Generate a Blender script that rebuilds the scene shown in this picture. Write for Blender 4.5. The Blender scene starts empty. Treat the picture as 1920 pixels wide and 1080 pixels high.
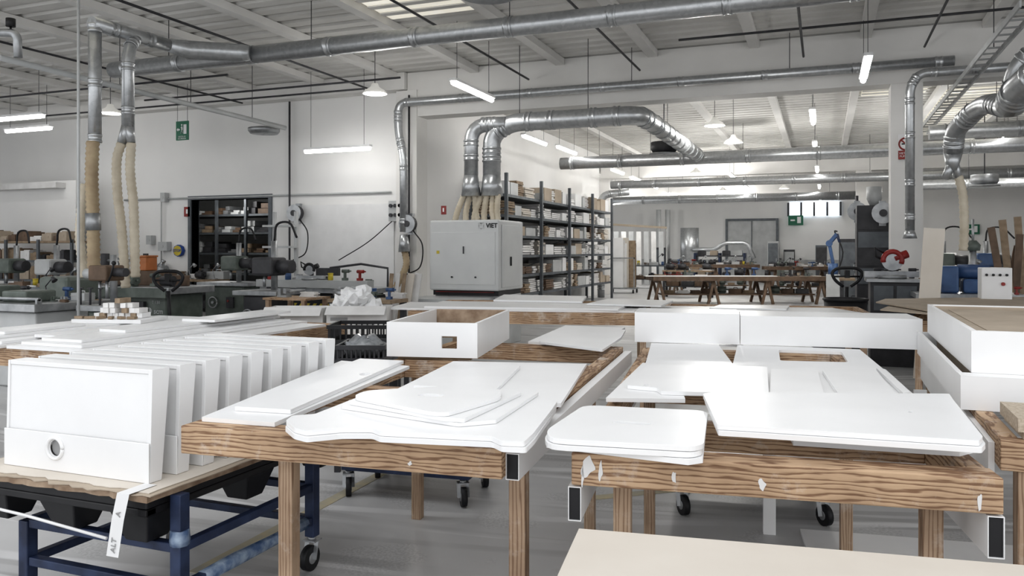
import bpy, math, random
from mathutils import Vector, Matrix, Euler
from mathutils.geometry import tessellate_polygon
random.seed(7)
scene=bpy.context.scene
COL=scene.collection
# ---------------------------------------------------------------- survey frame
H=1.55; F=1500.0; TH=math.atan(585/1500); C=math.cos(TH); S=math.sin(TH)
def cw(xc,D,z): return Vector((xc*C-D*S, xc*S+D*C, z))
def onZ(u,v,z):
    D=F*(H-z)/(v-470.0); return cw((u-960)*D/F,D,z)
def onY(u,v,Y):
    k=(u-960)/F; D=Y/(k*S+C); return cw(k*D,D,H-(v-470)*D/F)
def onX(u,v,X):
    k=(u-960)/F; D=X/(k*C-S); return cw(k*D,D,H-(v-470)*D/F)
def onD(u,v,D): return cw((u-960)*D/F,D,H-(v-470)*D/F)

# ---------------------------------------------------------------- materials
def nodes(name):
    m=bpy.data.materials.new(name); m.use_nodes=True
    nt=m.node_tree; b=nt.nodes['Principled BSDF']; return m,nt,b
def ramp(nt,p0,c0,p1,c1):
    r=nt.nodes.new('ShaderNodeValToRGB'); e=r.color_ramp.elements
    e[0].position=p0; e[0].color=(*c0,1); e[1].position=p1; e[1].color=(*c1,1); return r
def mat(name,c1,c2=None,scale=6,rough=.5,metal=0,bump=0,detail=4,emit=None,es=0,lo=.35,hi=.7):
    m,nt,b=nodes(name)
    if c2 is None: c2=tuple(x*.88 for x in c1)
    tc=nt.nodes.new('ShaderNodeTexCoord')
    n=nt.nodes.new('ShaderNodeTexNoise'); n.inputs['Scale'].default_value=scale; n.inputs['Detail'].default_value=detail
    r=ramp(nt,lo,c2,hi,c1); L=nt.links.new
    L(tc.outputs['Object'],n.inputs['Vector']); L(n.outputs['Fac'],r.inputs['Fac']); L(r.outputs[0],b.inputs['Base Color'])
    b.inputs['Roughness'].default_value=rough; b.inputs['Metallic'].default_value=metal
    if bump:
        bp=nt.nodes.new('ShaderNodeBump'); bp.inputs['Strength'].default_value=bump; bp.inputs['Distance'].default_value=.01
        L(n.outputs['Fac'],bp.inputs['Height']); L(bp.outputs[0],b.inputs['Normal'])
    if emit: b.inputs['Emission Color'].default_value=(*emit,1); b.inputs['Emission Strength'].default_value=es
    return m
def wood(name,axis,c1,c2,scale=21,dist=9,along=.15,dust=.7):
    m,nt,b=nodes(name); L=nt.links.new
    tc=nt.nodes.new('ShaderNodeTexCoord'); mp=nt.nodes.new('ShaderNodeMapping')
    sc=[1,1,1]; sc[axis]=along; mp.inputs['Scale'].default_value=sc
    w=nt.nodes.new('ShaderNodeTexWave'); w.wave_type='BANDS'; w.bands_direction='Z' if axis!=2 else 'X'
    w.inputs['Scale'].default_value=scale; w.inputs['Distortion'].default_value=dist; w.inputs['Detail'].default_value=3; w.inputs['Detail Scale'].default_value=1.4
    r=ramp(nt,.0,c2,.42,c1)
    n=nt.nodes.new('ShaderNodeTexNoise'); n.inputs['Scale'].default_value=3.5; n.inputs['Detail'].default_value=6
    mx=nt.nodes.new('ShaderNodeMixRGB'); mx.blend_type='MULTIPLY'; mx.inputs[0].default_value=.75
    r2=ramp(nt,.3,(.5,.45,.41),.6,(1,1,1))
    L(tc.outputs['Object'],mp.inputs[0]); L(mp.outputs[0],w.inputs['Vector']); L(w.outputs['Fac'],r.inputs[0])
    L(tc.outputs['Object'],n.inputs['Vector']); L(n.outputs['Fac'],r2.inputs[0]); L(r.outputs[0],mx.inputs[1]); L(r2.outputs[0],mx.inputs[2])
    vo=nt.nodes.new('ShaderNodeTexVoronoi'); vo.inputs['Scale'].default_value=4.5; mk=nt.nodes.new('ShaderNodeMapping'); sk=[1,1,1]; sk[axis]=.6; mk.inputs['Scale'].default_value=sk
    rk=ramp(nt,.06,(.3,.2,.15),.12,(1,1,1)); mkk=nt.nodes.new('ShaderNodeMixRGB'); mkk.blend_type='MULTIPLY'; mkk.inputs[0].default_value=.9
    L(tc.outputs['Object'],mk.inputs[0]); L(mk.outputs[0],vo.inputs['Vector']); L(vo.outputs['Distance'],rk.inputs[0]); L(mx.outputs[0],mkk.inputs[1]); L(rk.outputs[0],mkk.inputs[2])
    nd=nt.nodes.new('ShaderNodeTexNoise'); nd.inputs['Scale'].default_value=6; nd.inputs['Detail'].default_value=8; nd.inputs['Roughness'].default_value=.7
    rd=ramp(nt,.54,(0,0,0),.72,(dust,dust,dust)); md=nt.nodes.new('ShaderNodeMixRGB'); md.inputs[2].default_value=(.68,.62,.56,1)
    L(tc.outputs['Object'],nd.inputs['Vector']); L(nd.outputs['Fac'],rd.inputs[0]); L(rd.outputs[0],md.inputs[0]); L(mkk.outputs[0],md.inputs[1])
    L(md.outputs[0],b.inputs['Base Color']); b.inputs['Roughness'].default_value=.65
    bp=nt.nodes.new('ShaderNodeBump'); bp.inputs['Strength'].default_value=.2; bp.inputs['Distance'].default_value=.004
    L(w.outputs['Fac'],bp.inputs['Height']); L(bp.outputs[0],b.inputs['Normal'])
    return m
pc1=(.53,.375,.245); pc2=(.22,.125,.07)
WX=wood('pine_x',0,pc1,pc2); WY=wood('pine_y',1,pc1,pc2); WZ=wood('pine_z',2,(.48,.355,.25),(.28,.18,.115),24,6,.09,.5)
WALL=mat('wall_paint',(.84,.835,.82),(.78,.775,.765),.7,.85)
CEIL=mat('ceiling_paint',(.75,.74,.715),(.61,.60,.575),.8,.8)
BEAMM=mat('beam_paint',(.80,.79,.77),(.71,.70,.68),1.0,.8)
WHITE=mat('white_lacquer',(.86,.86,.86),(.82,.82,.82),3,.35)
WHITED=mat('white_dusty',(.80,.795,.785),(.66,.65,.64),4,.55)
GREYP=mat('light_grey_paint',(.54,.55,.55),(.44,.45,.45),3,.45)
MACH=mat('machine_offwhite',(.66,.67,.665),(.60,.61,.61),2,.4)
DGREY=mat('dark_grey_paint',(.07,.07,.075),(.035,.035,.04),4,.5)
BLACK=mat('black_plastic',(.018,.018,.02),(.01,.01,.012),6,.5)
BLUE=mat('blue_enamel',(.035,.055,.12),(.012,.02,.05),9,.5)
LBLUE=mat('blue_machine',(.07,.14,.29),(.05,.09,.19),5,.4)
PLAST=mat('plastic_wrap',(.34,.42,.52),(.08,.13,.24),18,.15,bump=.4)
GREEN=mat('green_machine',(.165,.19,.17),(.10,.12,.105),5,.45)
CARD=mat('cardboard',(.48,.41,.33),(.40,.335,.265),4,.85)
CARDL=mat('pale_fibreboard',(.70,.655,.59),(.63,.58,.515),2,.75)
CHIP=mat('chipboard',(.60,.53,.44),(.40,.33,.25),90,.8)
PLY=mat('plywood_edge',(.44,.34,.25),(.22,.15,.1),12,.7)
BRWN=mat('brown_board',(.19,.125,.085),(.11,.075,.05),6,.6)
RED=mat('red_enamel',(.33,.035,.03),(.22,.025,.02),6,.4)
ORANGE=mat('orange_plastic',(.50,.18,.06),(.36,.13,.04),6,.5)
YEL=mat('yellow_paint',(.55,.48,.31),(.42,.40,.34),8,.7)
YELB=mat('yellow_bright',(.65,.52,.06),(.5,.4,.05),8,.5)
HOSE=mat('beige_hose',(.68,.62,.51),(.52,.46,.36),6,.55)
HOSEB=mat('brown_hose',(.46,.37,.24),(.33,.25,.16),6,.55)
STEEL=mat('steel',(.48,.49,.50),(.33,.34,.35),8,.42,.7)
ALU=mat('rack_steel',(.16,.175,.19),(.11,.12,.13),5,.5,.3)
BELL=mat('lamp_aluminium',(.72,.72,.70),(.6,.6,.58),4,.4,.2,emit=(1,.97,.9),es=.22)
GLOW=mat('tube_glow',(1,1,1),(1,1,1),2,.5,emit=(1,.985,.96),es=17)
BULB=mat('bulb_glow',(1,1,1),(1,1,1),2,.5,emit=(1,.98,.93),es=16)
SKYL=mat('skylight_sheet',(.8,.77,.66),(.5,.46,.34),1.6,.6,emit=(1,.96,.86),es=.4)
WIN=mat('window_glass',(.8,.9,1),(.7,.8,.9),2,.2,emit=(.8,.9,1),es=1.6)
SGREEN=mat('sign_green',(.02,.16,.09),(.02,.14,.08),3,.5)
SWHITE=mat('sign_white',(.82,.82,.82),(.76,.76,.76),3,.5)
SBLUE=mat('sign_blue',(.03,.08,.34),(.03,.08,.3),3,.5)
TXG=mat('print_grey',(.38,.38,.38),(.32,.32,.32),3,.6)
MIRW=mat('dusty_wood',(.38,.29,.205),(.24,.18,.12),10,.7)
FILM=mat('grey_film',(.35,.36,.37),(.2,.21,.22),20,.15,bump=.5)
def galv():
    m,nt,b=nodes('galvanised_sheet'); L=nt.links.new
    tc=nt.nodes.new('ShaderNodeTexCoord'); v=nt.nodes.new('ShaderNodeTexVoronoi'); v.inputs['Scale'].default_value=22
    r=ramp(nt,0,(.44,.455,.465),1,(.57,.58,.59))
    L(tc.outputs['Object'],v.inputs['Vector']); L(v.outputs['Color'],r.inputs[0]); L(r.outputs[0],b.inputs['Base Color'])
    b.inputs['Metallic'].default_value=.76; b.inputs['Roughness'].default_value=.34; return m
GALV=galv()
def floor_mat():
    m,nt,b=nodes('concrete_floor'); L=nt.links.new
    tc=nt.nodes.new('ShaderNodeTexCoord')
    def noise(s,d,rg=.5,dist=0):
        n=nt.nodes.new('ShaderNodeTexNoise'); n.inputs['Scale'].default_value=s; n.inputs['Detail'].default_value=d; n.inputs['Roughness'].default_value=rg; n.inputs['Distortion'].default_value=dist
        L(tc.outputs['Object'],n.inputs['Vector']); return n
    n=noise(.9,5,.5,.3); r=ramp(nt,.3,(.46,.46,.463),.72,(.60,.60,.60)); L(n.outputs['Fac'],r.inputs[0])
    last=r.outputs[0]
    def mix(bt,fac,colnode,col2=None,facsock=None):
        nonlocal last
        mm=nt.nodes.new('ShaderNodeMixRGB'); mm.blend_type=bt; mm.inputs[0].default_value=fac
        L(last,mm.inputs[1])
        if colnode is not None: L(colnode,mm.inputs[2])
        else: mm.inputs[2].default_value=(*col2,1)
        if facsock is not None: L(facsock,mm.inputs[0])
        last=mm.outputs[0]
    # circular tyre tracks: thin smooth arcs, partly worn away
    msk=noise(1.1,3); rm=ramp(nt,.40,(.05,.05,.05),.6,(.7,.7,.7)); L(msk.outputs['Fac'],rm.inputs[0])
    for (ox,oy),sc,col in (((.9,-4.3),.62,.33),((1.9,-5.2),.8,.36),((-.4,-3.4),.5,.34),((.2,-4.6),.95,.76),((2.6,-4.0),.55,.78),((-1.4,-3.2),.7,.36)):
        mp=nt.nodes.new('ShaderNodeMapping'); mp.inputs['Location'].default_value=(ox,oy,0); L(tc.outputs['Object'],mp.inputs[0])
        w=nt.nodes.new('ShaderNodeTexWave'); w.wave_type='RINGS'; w.rings_direction='Z'; w.inputs['Scale'].default_value=sc*.55; w.inputs['Distortion'].default_value=.35; w.inputs['Detail'].default_value=0
        L(mp.outputs[0],w.inputs['Vector']); rr=ramp(nt,.975,(0,0,0),.992,(1,1,1)); L(w.outputs['Fac'],rr.inputs[0])
        mu=nt.nodes.new('ShaderNodeMath'); mu.operation='MULTIPLY'; L(rr.outputs[0],mu.inputs[0]); L(rm.outputs[0],mu.inputs[1])
        mix('MIX',1,None,(col,col,col*1.005),mu.outputs[0])
    # faint shoe scuffs in places only
    n2=noise(60,1); r3=ramp(nt,.47,(.86,.86,.86),.53,(1.05,1.05,1.05)); L(n2.outputs['Fac'],r3.inputs[0])
    n3=noise(2.4,1); r4=ramp(nt,.56,(0,0,0),.62,(.8,.8,.8)); L(n3.outputs['Fac'],r4.inputs[0]); mix('MULTIPLY',1,r3.outputs[0],None,r4.outputs[0])
    # skylight reflection painted into the floor colour around the tables, with white dust
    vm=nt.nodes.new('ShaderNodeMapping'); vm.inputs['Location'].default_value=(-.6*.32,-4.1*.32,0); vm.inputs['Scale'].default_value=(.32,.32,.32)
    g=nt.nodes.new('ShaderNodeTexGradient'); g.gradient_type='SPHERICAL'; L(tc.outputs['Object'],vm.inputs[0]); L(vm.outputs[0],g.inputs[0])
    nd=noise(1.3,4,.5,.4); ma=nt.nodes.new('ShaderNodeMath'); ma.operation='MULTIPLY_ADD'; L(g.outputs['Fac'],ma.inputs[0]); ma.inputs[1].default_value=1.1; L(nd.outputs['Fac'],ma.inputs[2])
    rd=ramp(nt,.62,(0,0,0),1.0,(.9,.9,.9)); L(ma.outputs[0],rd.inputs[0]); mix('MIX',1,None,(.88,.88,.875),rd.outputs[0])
    L(last,b.inputs['Base Color'])
    rr=ramp(nt,.35,(.34,.34,.34),.7,(.5,.5,.5)); L(nd.outputs['Fac'],rr.inputs[0]); L(rr.outputs[0],b.inputs['Roughness'])
    return m
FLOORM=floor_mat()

# ---------------------------------------------------------------- mesh builder
class MB:
    def __init__(s): s.v=[]; s.f=[]; s.m=[]; s.s=[]
    def add(s,vs,fs,mi=0,sm=False):
        o=len(s.v); s.v+= [Vector(p) for p in vs]
        for f in fs: s.f.append([o+i for i in f]); s.m.append(mi); s.s.append(sm)
        return s
    def box(s,c,d,R=None,mi=0):
        hx,hy,hz=d[0]/2,d[1]/2,d[2]/2
        vs=[Vector((x,y,z)) for x in(-hx,hx) for y in(-hy,hy) for z in(-hz,hz)]
        if R is not None:
            if not isinstance(R,Matrix): R=Matrix.Rotation(R,3,'Z')
            vs=[R@p for p in vs]
        c=Vector(c); vs=[p+c for p in vs]
        return s.add(vs,[(0,1,3,2),(4,6,7,5),(0,4,5,1),(2,3,7,6),(0,2,6,4),(1,5,7,3)],mi)
    def bb(s,a,b,mi=0):
        return s.box([(a[i]+b[i])/2 for i in range(3)],[abs(b[i]-a[i]) for i in range(3)],mi=mi)
    def beam(s,p0,p1,w,h,mi=0):
        p0=Vector(p0);p1=Vector(p1);d=p1-p0;l=d.length;d.normalize()
        up=Vector((0,0,1)) if abs(d.z)<.95 else Vector((0,1,0))
        sx=d.cross(up).normalized(); uz=sx.cross(d)
        return s.box((p0+p1)/2,(w,l,h),Matrix((sx,d,uz)).transposed(),mi)
    def cyl(s,p0,p1,r0,r1=None,n=16,mi=0,caps=True):
        return s.tube([p0,p1],[r0,r0 if r1 is None else r1],n,mi,caps)
    def tube(s,pts,r,n=12,mi=0,caps=True):
        pts=[Vector(p) for p in pts]; N=len(pts)
        if not isinstance(r,(list,tuple)): r=[r]*N
        T=[]
        for i in range(N):
            t=pts[min(N-1,i+1)]-pts[max(0,i-1)]
            T.append(t.normalized() if t.length>1e-9 else (T[-1] if T else Vector((0,0,1))))
        ref=Vector((0,0,1)) if abs(T[0].z)<.9 else Vector((1,0,0))
        u=T[0].cross(ref).normalized(); vs=[]
        for i in range(N):
            u=(u-T[i]*u.dot(T[i])).normalized(); w=T[i].cross(u)
            for k in range(n):
                a=2*math.pi*k/n; vs.append(pts[i]+(u*math.cos(a)+w*math.sin(a))*r[i])
        fs=[(i*n+k,i*n+(k+1)%n,(i+1)*n+(k+1)%n,(i+1)*n+k) for i in range(N-1) for k in range(n)]
        o=len(s.v); s.add(vs,fs,mi,True)
        if caps:
            s.f.append([o+k for k in range(n-1,-1,-1)]); s.f.append([o+(N-1)*n+k for k in range(n)]); s.m+=[mi,mi]; s.s+=[False,False]
        return s
    def prism(s,poly,z0,z1,holes=(),mi=0,M=None):
        loops=[list(poly)]+[list(h) for h in holes]
        flat=[p for l in loops for p in l]; n=len(flat)
        tr=tessellate_polygon([[Vector((p[0],p[1],0)) for p in l] for l in loops])
        vs=[Vector((p[0],p[1],z0)) for p in flat]+[Vector((p[0],p[1],z1)) for p in flat]
        fs=[]
        for t in tr:
            a,b,c=[flat[i] for i in t]
            if (b[0]-a[0])*(c[1]-a[1])-(b[1]-a[1])*(c[0]-a[0])<0: t=(t[0],t[2],t[1])
            fs.append((t[0]+n,t[1]+n,t[2]+n)); fs.append((t[2],t[1],t[0]))
        o=0
        for l in loops:
            m=len(l); area=sum(l[i][0]*l[(i+1)%m][1]-l[(i+1)%m][0]*l[i][1] for i in range(m))
            fl=(area<0)!=(o>0)
            for i in range(m):
                j=(i+1)%m; q=(o+i,o+j,o+j+n,o+i+n); fs.append(q if not fl else q[::-1])
            o+=m
        if M is not None: vs=[M@p for p in vs]
        return s.add(vs,fs,mi)
    def lathe(s,prof,c=(0,0,0),n=24,mi=0,sm=True):
        c=Vector(c); vs=[];N=len(prof)
        for r,z in prof:
            for k in range(n):
                a=2*math.pi*k/n; vs.append(c+Vector((r*math.cos(a),r*math.sin(a),z)))
        fs=[(i*n+k,i*n+(k+1)%n,(i+1)*n+(k+1)%n,(i+1)*n+k) for i in range(N-1) for k in range(n)]
        return s.add(vs,fs,mi,sm)
    def sphere(s,c,r,n=12,sz=1):
        return s.lathe([(max(r*math.sin(math.pi*i/8),.0005),-r*sz*math.cos(math.pi*i/8)) for i in range(9)],c,n)
    def mesh(s,name,M=None):
        me=bpy.data.meshes.new(name); vs=s.v if M is None else [M@p for p in s.v]
        me.from_pydata([tuple(p) for p in vs],[],s.f)
        me.polygons.foreach_set('material_index',s.m); me.polygons.foreach_set('use_smooth',s.s); me.update(); return me
MW={}
KIDS={}
def _mats(me,mats):
    for m in (mats if isinstance(mats,(list,tuple)) else [mats]): me.materials.append(m)
def _bev(o,b):
    if b:
        m=o.modifiers.new('bevel','BEVEL'); m.width=b; m.segments=2; m.limit_method='ANGLE'; m.angle_limit=math.radians(50)
def thing(name,label,cat,loc=(0,0,0),rot=0,group=None):
    o=bpy.data.objects.new(name,None); o.empty_display_size=.1; COL.objects.link(o)
    o.location=loc; o.rotation_euler=(0,0,rot); o['label']=label; o['category']=cat
    if group: o['group']=group
    MW[o.name]=Matrix.Translation(Vector(loc))@Matrix.Rotation(rot,4,'Z'); return o
def part(root,name,mb,mats,label=None,bevel=0,world=False,sub=None):
    M=MW[root.name].inverted() if world else None
    me=mb.mesh(name,M); _mats(me,mats); o=bpy.data.objects.new(name,me); COL.objects.link(o)
    o.parent=sub or root; KIDS.setdefault(o.parent.name,[]).append(o)
    if label: o['label']=label
    _bev(o,bevel); return o
def solo(name,mb,mats,label,cat,loc=None,rot=0,group=None,bevel=0,kind=None):
    M=None
    if loc is None:
        xs=[p.x for p in mb.v];ys=[p.y for p in mb.v];zs=[p.z for p in mb.v]
        loc=Vector(((min(xs)+max(xs))/2,(min(ys)+max(ys))/2,min(zs)))
        M=(Matrix.Translation(loc)@Matrix.Rotation(rot,4,'Z')).inverted()
    me=mb.mesh(name,M); _mats(me,mats); o=bpy.data.objects.new(name,me); COL.objects.link(o)
    o.location=loc; o.rotation_euler=(0,0,rot)
    MW[o.name]=Matrix.Translation(Vector(loc))@Matrix.Rotation(rot,4,'Z')
    if kind: o['kind']=kind
    if label: o['label']=label
    if cat: o['category']=cat
    if group: o['group']=group
    _bev(o,bevel); return o
def struct(name,mb,mats,label=None): return solo(name,mb,mats,label,None,kind='structure')
def dup(root,loc,rot=None,label=None):
    def cp(o,par):
        n=o.copy(); COL.objects.link(n)
        if par is not None: n.parent=par
        for c in KIDS.get(o.name,[]): cp(c,n)
        return n
    n=cp(root,None); n.location=loc
    if rot is not None: n.rotation_euler=(0,0,rot)
    if label: n['label']=label
    MW[n.name]=Matrix.Translation(Vector(loc))@Matrix.Rotation(n.rotation_euler[2],4,'Z')
    return n
def text(root,s,loc,size,mat_,rot=(math.pi/2,0,0),name='lettering',world=True,bold=0.0):
    cu=bpy.data.curves.new('txt','FONT'); cu.body=s; cu.size=size; cu.align_x='CENTER'; cu.align_y='CENTER'; cu.extrude=.001; cu.offset=bold; cu.resolution_u=2
    t=bpy.data.objects.new('txt',cu); COL.objects.link(t); bpy.context.view_layer.update()
    me=bpy.data.meshes.new_from_object(t.evaluated_get(bpy.context.evaluated_depsgraph_get()))
    COL.objects.unlink(t); bpy.data.objects.remove(t)
    M=Matrix.Translation(Vector(loc))@Euler(rot).to_matrix().to_4x4()
    if world: M=MW[root.name].inverted()@M
    me.transform(M); me.materials.clear(); me.materials.append(mat_)
    o=bpy.data.objects.new(name,me); COL.objects.link(o); o.parent=root; KIDS.setdefault(root.name,[]).append(o); return o
def fillet(pts,R,n=6):
    pts=[Vector(p) for p in pts]; out=[pts[0]]
    for i in range(1,len(pts)-1):
        a,b,c=pts[i-1],pts[i],pts[i+1]; d1=(a-b); d2=(c-b); l=min(R,d1.length*.49,d2.length*.49)
        p=b+d1.normalized()*l; q=b+d2.normalized()*l
        for k in range(n+1):
            t=k/n; out.append(p*(1-t)**2+b*2*t*(1-t)+q*t*t)
    out.append(pts[-1]); return out
def crom(pts,n=12):
    pts=[Vector(p) for p in pts]; P=[pts[0]*2-pts[1]]+pts+[pts[-1]*2-pts[-2]]; out=[]
    for i in range(1,len(P)-2):
        for k in range(n):
            t=k/n; a,b,c,d=P[i-1:i+3]
            out.append(.5*((2*b)+(c-a)*t+(2*a-5*b+4*c-d)*t*t+(3*b-a-3*c+d)*t**3))
    out.append(pts[-1]); return out
def duct(root,pts,r,R=.3,step=1.0,name='duct_run'):
    part(root,name,MB().tube(fillet(pts,R),r,20),GALV,world=True)
    for i in range(len(pts)-1):
        a,b=Vector(pts[i]),Vector(pts[i+1]); L=(b-a).length; k=max(1,int(L/step))
        for j in range(k+1):
            t=min(max((j/k)*L,min(R,L*.4)),L-min(R,L*.4))/L; p=a.lerp(b,t); d=(b-a).normalized()
            pr=[(-.05,1.0),(-.05,1.08),(-.025,1.08),(-.02,1.01),(.02,1.01),(.025,1.08),(.05,1.08),(.05,1.0)]
            part(root,'joint_band',MB().tube([p+d*x for x,_ in pr],[r*k_ for _,k_ in pr],20,caps=False),GALV,world=True)
def hosemb(pts,r,n=14,seg=.03):
    path=crom(pts,12); d=[0]
    for j in range(1,len(path)): d.append(d[-1]+(path[j]-path[j-1]).length)
    L=d[-1]; N=int(L/seg); res=[]
    for k in range(N+1):
        t=k*L/N; j=max(x for x in range(len(d)) if d[x]<=t+1e-9); j=min(j,len(d)-2)
        res.append(path[j].lerp(path[j+1],min((t-d[j])/max(d[j+1]-d[j],1e-9),1)))
    return MB().tube(res,[r*(1.1 if k%2 else .92) for k in range(len(res))],n)
def ring(mb,x0,y0,x1,y1,z0,z1,th=.02):
    o=[(x0,y0),(x1,y0),(x1,y1),(x0,y1)]; i=[(x0+th,y0+th),(x1-th,y0+th),(x1-th,y1-th),(x0+th,y1-th)]
    return mb.prism(o,z0,z1,[i])

# ---------------------------------------------------------------- shell
Y1=13.7; XC0=-7.41; XC1=1.17; ZC=4.9
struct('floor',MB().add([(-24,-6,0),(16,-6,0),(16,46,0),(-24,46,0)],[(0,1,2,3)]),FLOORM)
def corr(y0,y1,x0,x1,z,p=.33,h=.035):
    prof=[];y=y0
    while y<y1:
        prof+=[(y,z),(y+p*.55,z),(y+p*.63,z+h),(y+p*.92,z+h)]; y+=p
    vs=[];fs=[]
    for a,b in prof: vs+=[(x0,a,b),(x1,a,b)]
    for i in range(len(prof)-1): fs.append((2*i,2*i+1,2*i+3,2*i+2))
    return MB().add(vs,fs)
struct('ceiling',corr(4.0,44,-22,15,ZC+.05),CEIL)
ti=[0]
def trim(mb,m=BEAMM):
    ti[0]+=1; return struct('trim_%d'%ti[0],mb,m)
for k in range(-6,13):
    x=-1.05-1.65*k
    if x<-21: continue
    trim(MB().bb((x-.08,4.2,4.83),(x+.08,Y1-.21,4.945)))
    if XC0+.3<x: trim(MB().bb((x-.08,Y1+.21,4.83),(x+.08,27.69,4.945)))
    if x>-15: trim(MB().bb((x-.08,28.11,4.83),(x+.08,34.7,4.945)))
trim(MB().bb((XC0,Y1-.2,4.1),(14.79,Y1+.2,4.94)))
trim(MB().bb((XC0,27.7,4.1),(14.79,28.1,4.94)))
trim(MB().bb((-21.9,Y1-.30,4.62),(XC0-.01,Y1-.01,4.94)))
for x,y in ((XC0,Y1-.02),(XC1,Y1),(XC1,27.9),(XC0+.1,27.9),(-11,27.9)):
    trim(MB().bb((x-.22,y-.22,0),(x+.22,y+.22,4.095 if x>XC0+.05 else 4.6)))
dl=onY(360,375,Y1); dr=onY(505,375,Y1)
dx0,dx1,dz=dl.x,dr.x,dl.z
struct('wall_back',MB().prism([(-22,0),(dx0,0),(dx0,dz),(dx1,dz),(dx1,0),(XC0-.22,0),(XC0-.22,4.95),(-22,4.95)],-Y1-.2,-Y1,M=Matrix(((1,0,0,0),(0,0,-1,0),(0,1,0,0),(0,0,0,1)))),WALL)
mb=MB(); mb.bb((dx0-.08,Y1-.04,0),(dx0,Y1+.22,dz+.08)); mb.bb((dx1,Y1-.04,0),(dx1+.08,Y1+.22,dz+.08)); mb.bb((dx0,Y1-.04,dz),(dx1,Y1+.22,dz+.08))
struct('door_1',mb,ALU)
mb=MB(); mb.bb((dx0-5,18.5,0),(dx1+1.5,18.6,3)); mb.bb((dx0-5.1,Y1+.21,0),(dx0-5,18.6,3)); mb.bb((dx1+1.5,Y1+.21,0),(dx1+1.6,18.6,3)); mb.bb((dx0-5.1,Y1+.21,3),(dx1+1.6,18.6,3.1))
struct('wall_store',mb,GREYP)
struct('wall_left',MB().bb((XC0-.25,Y1+.25,0),(XC0-.05,27.67,4.95)),WALL)
struct('wall_far',MB().bb((-22,42,0),(15,42.2,4.95)),WALL)
struct('wall_right',MB().bb((14.8,9,0),(15,42,4.95)),WALL)
struct('wall_side',MB().bb((2.2,31,0),(14.79,31.2,4.95)),WALL)
struct('wall_outer',MB().bb((-22.2,4,0),(-22,Y1+.2,4.95)),WALL)
trim(MB().bb((-15,34.8,3.9),(2.2,35.2,4.9)))
struct('baseboard_far',MB().bb((-22,41.95,0),(2.2,41.995,1.1)),GREYP)
a=onY(1365,415,41.9); b=onY(1455,475,41.9)
struct('door_2',MB().bb((a.x,41.86,0),(b.x,41.94,a.z)),GREYP)
for x0,x1,z0,z1 in ((a.x-.12,a.x-.005,0,a.z+.12),(b.x+.005,b.x+.12,0,a.z+.12),((a.x+b.x)/2-.02,(a.x+b.x)/2+.02,0,a.z)):
    trim(MB().bb((x0,41.82,z0),(x1,41.859,z1)),ALU)
trim(MB().bb((a.x,41.82,a.z+.005),(b.x,41.859,a.z+.12)),ALU)
a=onY(1478,380,41.8); b=onY(1576,404,41.8)
mb=MB(); mb.bb((a.x,41.9,b.z),(b.x,41.95,a.z))
for i in range(5):
    x=a.x+(b.x-a.x)*i/4; mb.bb((x-.05,41.85,b.z),(x+.05,41.95,a.z),1)
struct('window_1',mb,[WIN,DGREY])
wi=[1]
def sky(x0,x1,y0,y1):
    wi[0]+=1; mb=MB(); mb.bb((x0,y0,ZC+.01),(x1,y1,ZC+.04))
    for i in range(int((y1-y0)/.33)): mb.bb((x0,y0+.33*i,ZC-.01),(x1,y0+.33*i+.12,ZC+.009),1)
    struct('window_%d'%wi[0],mb,[SKYL,CEIL])
sky(-5.85,-4.5,8.2,10.2); sky(.75,2.0,16,19); sky(2.4,3.8,19,26); sky(-9.15,-7.8,5,7.3)
for q in ((365,1075,730,880),(1100,935,1400,905)):
    a=onZ(q[0],q[1],0); b=onZ(q[2],q[3],0)
    solo('floor_marking_tape',MB().beam(a+Vector((0,0,.0015)),b+Vector((0,0,.0015)),.08,.003),YEL,'worn yellow marking line painted on concrete floor','floor marking')

# ---------------------------------------------------------------- tables
LG=.028
def worktable(label,o,rot,w,L,legs,style,cross=(.9,1.8),zt=.93):
    t=thing('work_table',label,'table',(o.x,o.y,0),rot); z0=zt-.10
    part(t,'crossbeam',MB().bb((-w-.01,0,z0),(.01,.11,zt)),WX,bevel=.005)
    for y in cross: part(t,'crossbeam',MB().bb((-w+.061,y,z0),(-.061,y+.06,zt)),WX,bevel=.003)
    part(t,'crossbeam',MB().bb((-w+.061,L-.1,z0),(-.061,L,zt)),WX,bevel=.003)
    for x in (-w,-.06): part(t,'long_rail',MB().bb((x,.111,z0),(x+.06,L,zt)),WY,bevel=.003)
    for x,y in legs: part(t,'leg',MB().bb((x-LG,y-LG,0),(x+LG,y+LG,z0)),WZ,bevel=.003)
    for (x0,x1,y0,za,zb) in style:
        th=.0025
        part(t,'side_channel',MB().prism([(x0,za),(x1,za),(x1,zb),(x0,zb)],-L,-y0,[[(x0+th,za+th),(x1-th,za+th),(x1-th,zb-th),(x0+th,zb-th)]],M=Matrix(((1,0,0,0),(0,0,-1,0),(0,1,0,0),(0,0,0,1)))),WHITE,label='white laminated hollow channel')
        part(t,'channel_core',MB().bb((x0+th,y0+.006,za+th),(x1-th,y0+.02,zb-th)),BLACK)
    return t
w=1.17; L=2.75
oA=onZ(935,840,.93); rA=math.radians(5.3)
worktable('pine beam work table carrying white lacquered panels',oA,rA,w,L,[(-w+.34,.14),(-.02+.045,.15),(-w+.1,1.9),(-.06,1.9)],[(.011,.055,.04,.82,.905)])
oB=onZ(1875,897,.93); rB=math.radians(7.6)
worktable('paint-splashed pine beam table carrying white cut-out panels',oB,rB,w,L,[(-w+.13,.17),(-.13,.17),(-w+.1,1.85),(-.1,1.85)],[(-w-.02,-w+.02,.0,.72,.825),(-.03,.012,.0,.71,.825)],cross=(.52,1.4,2.0))
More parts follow.
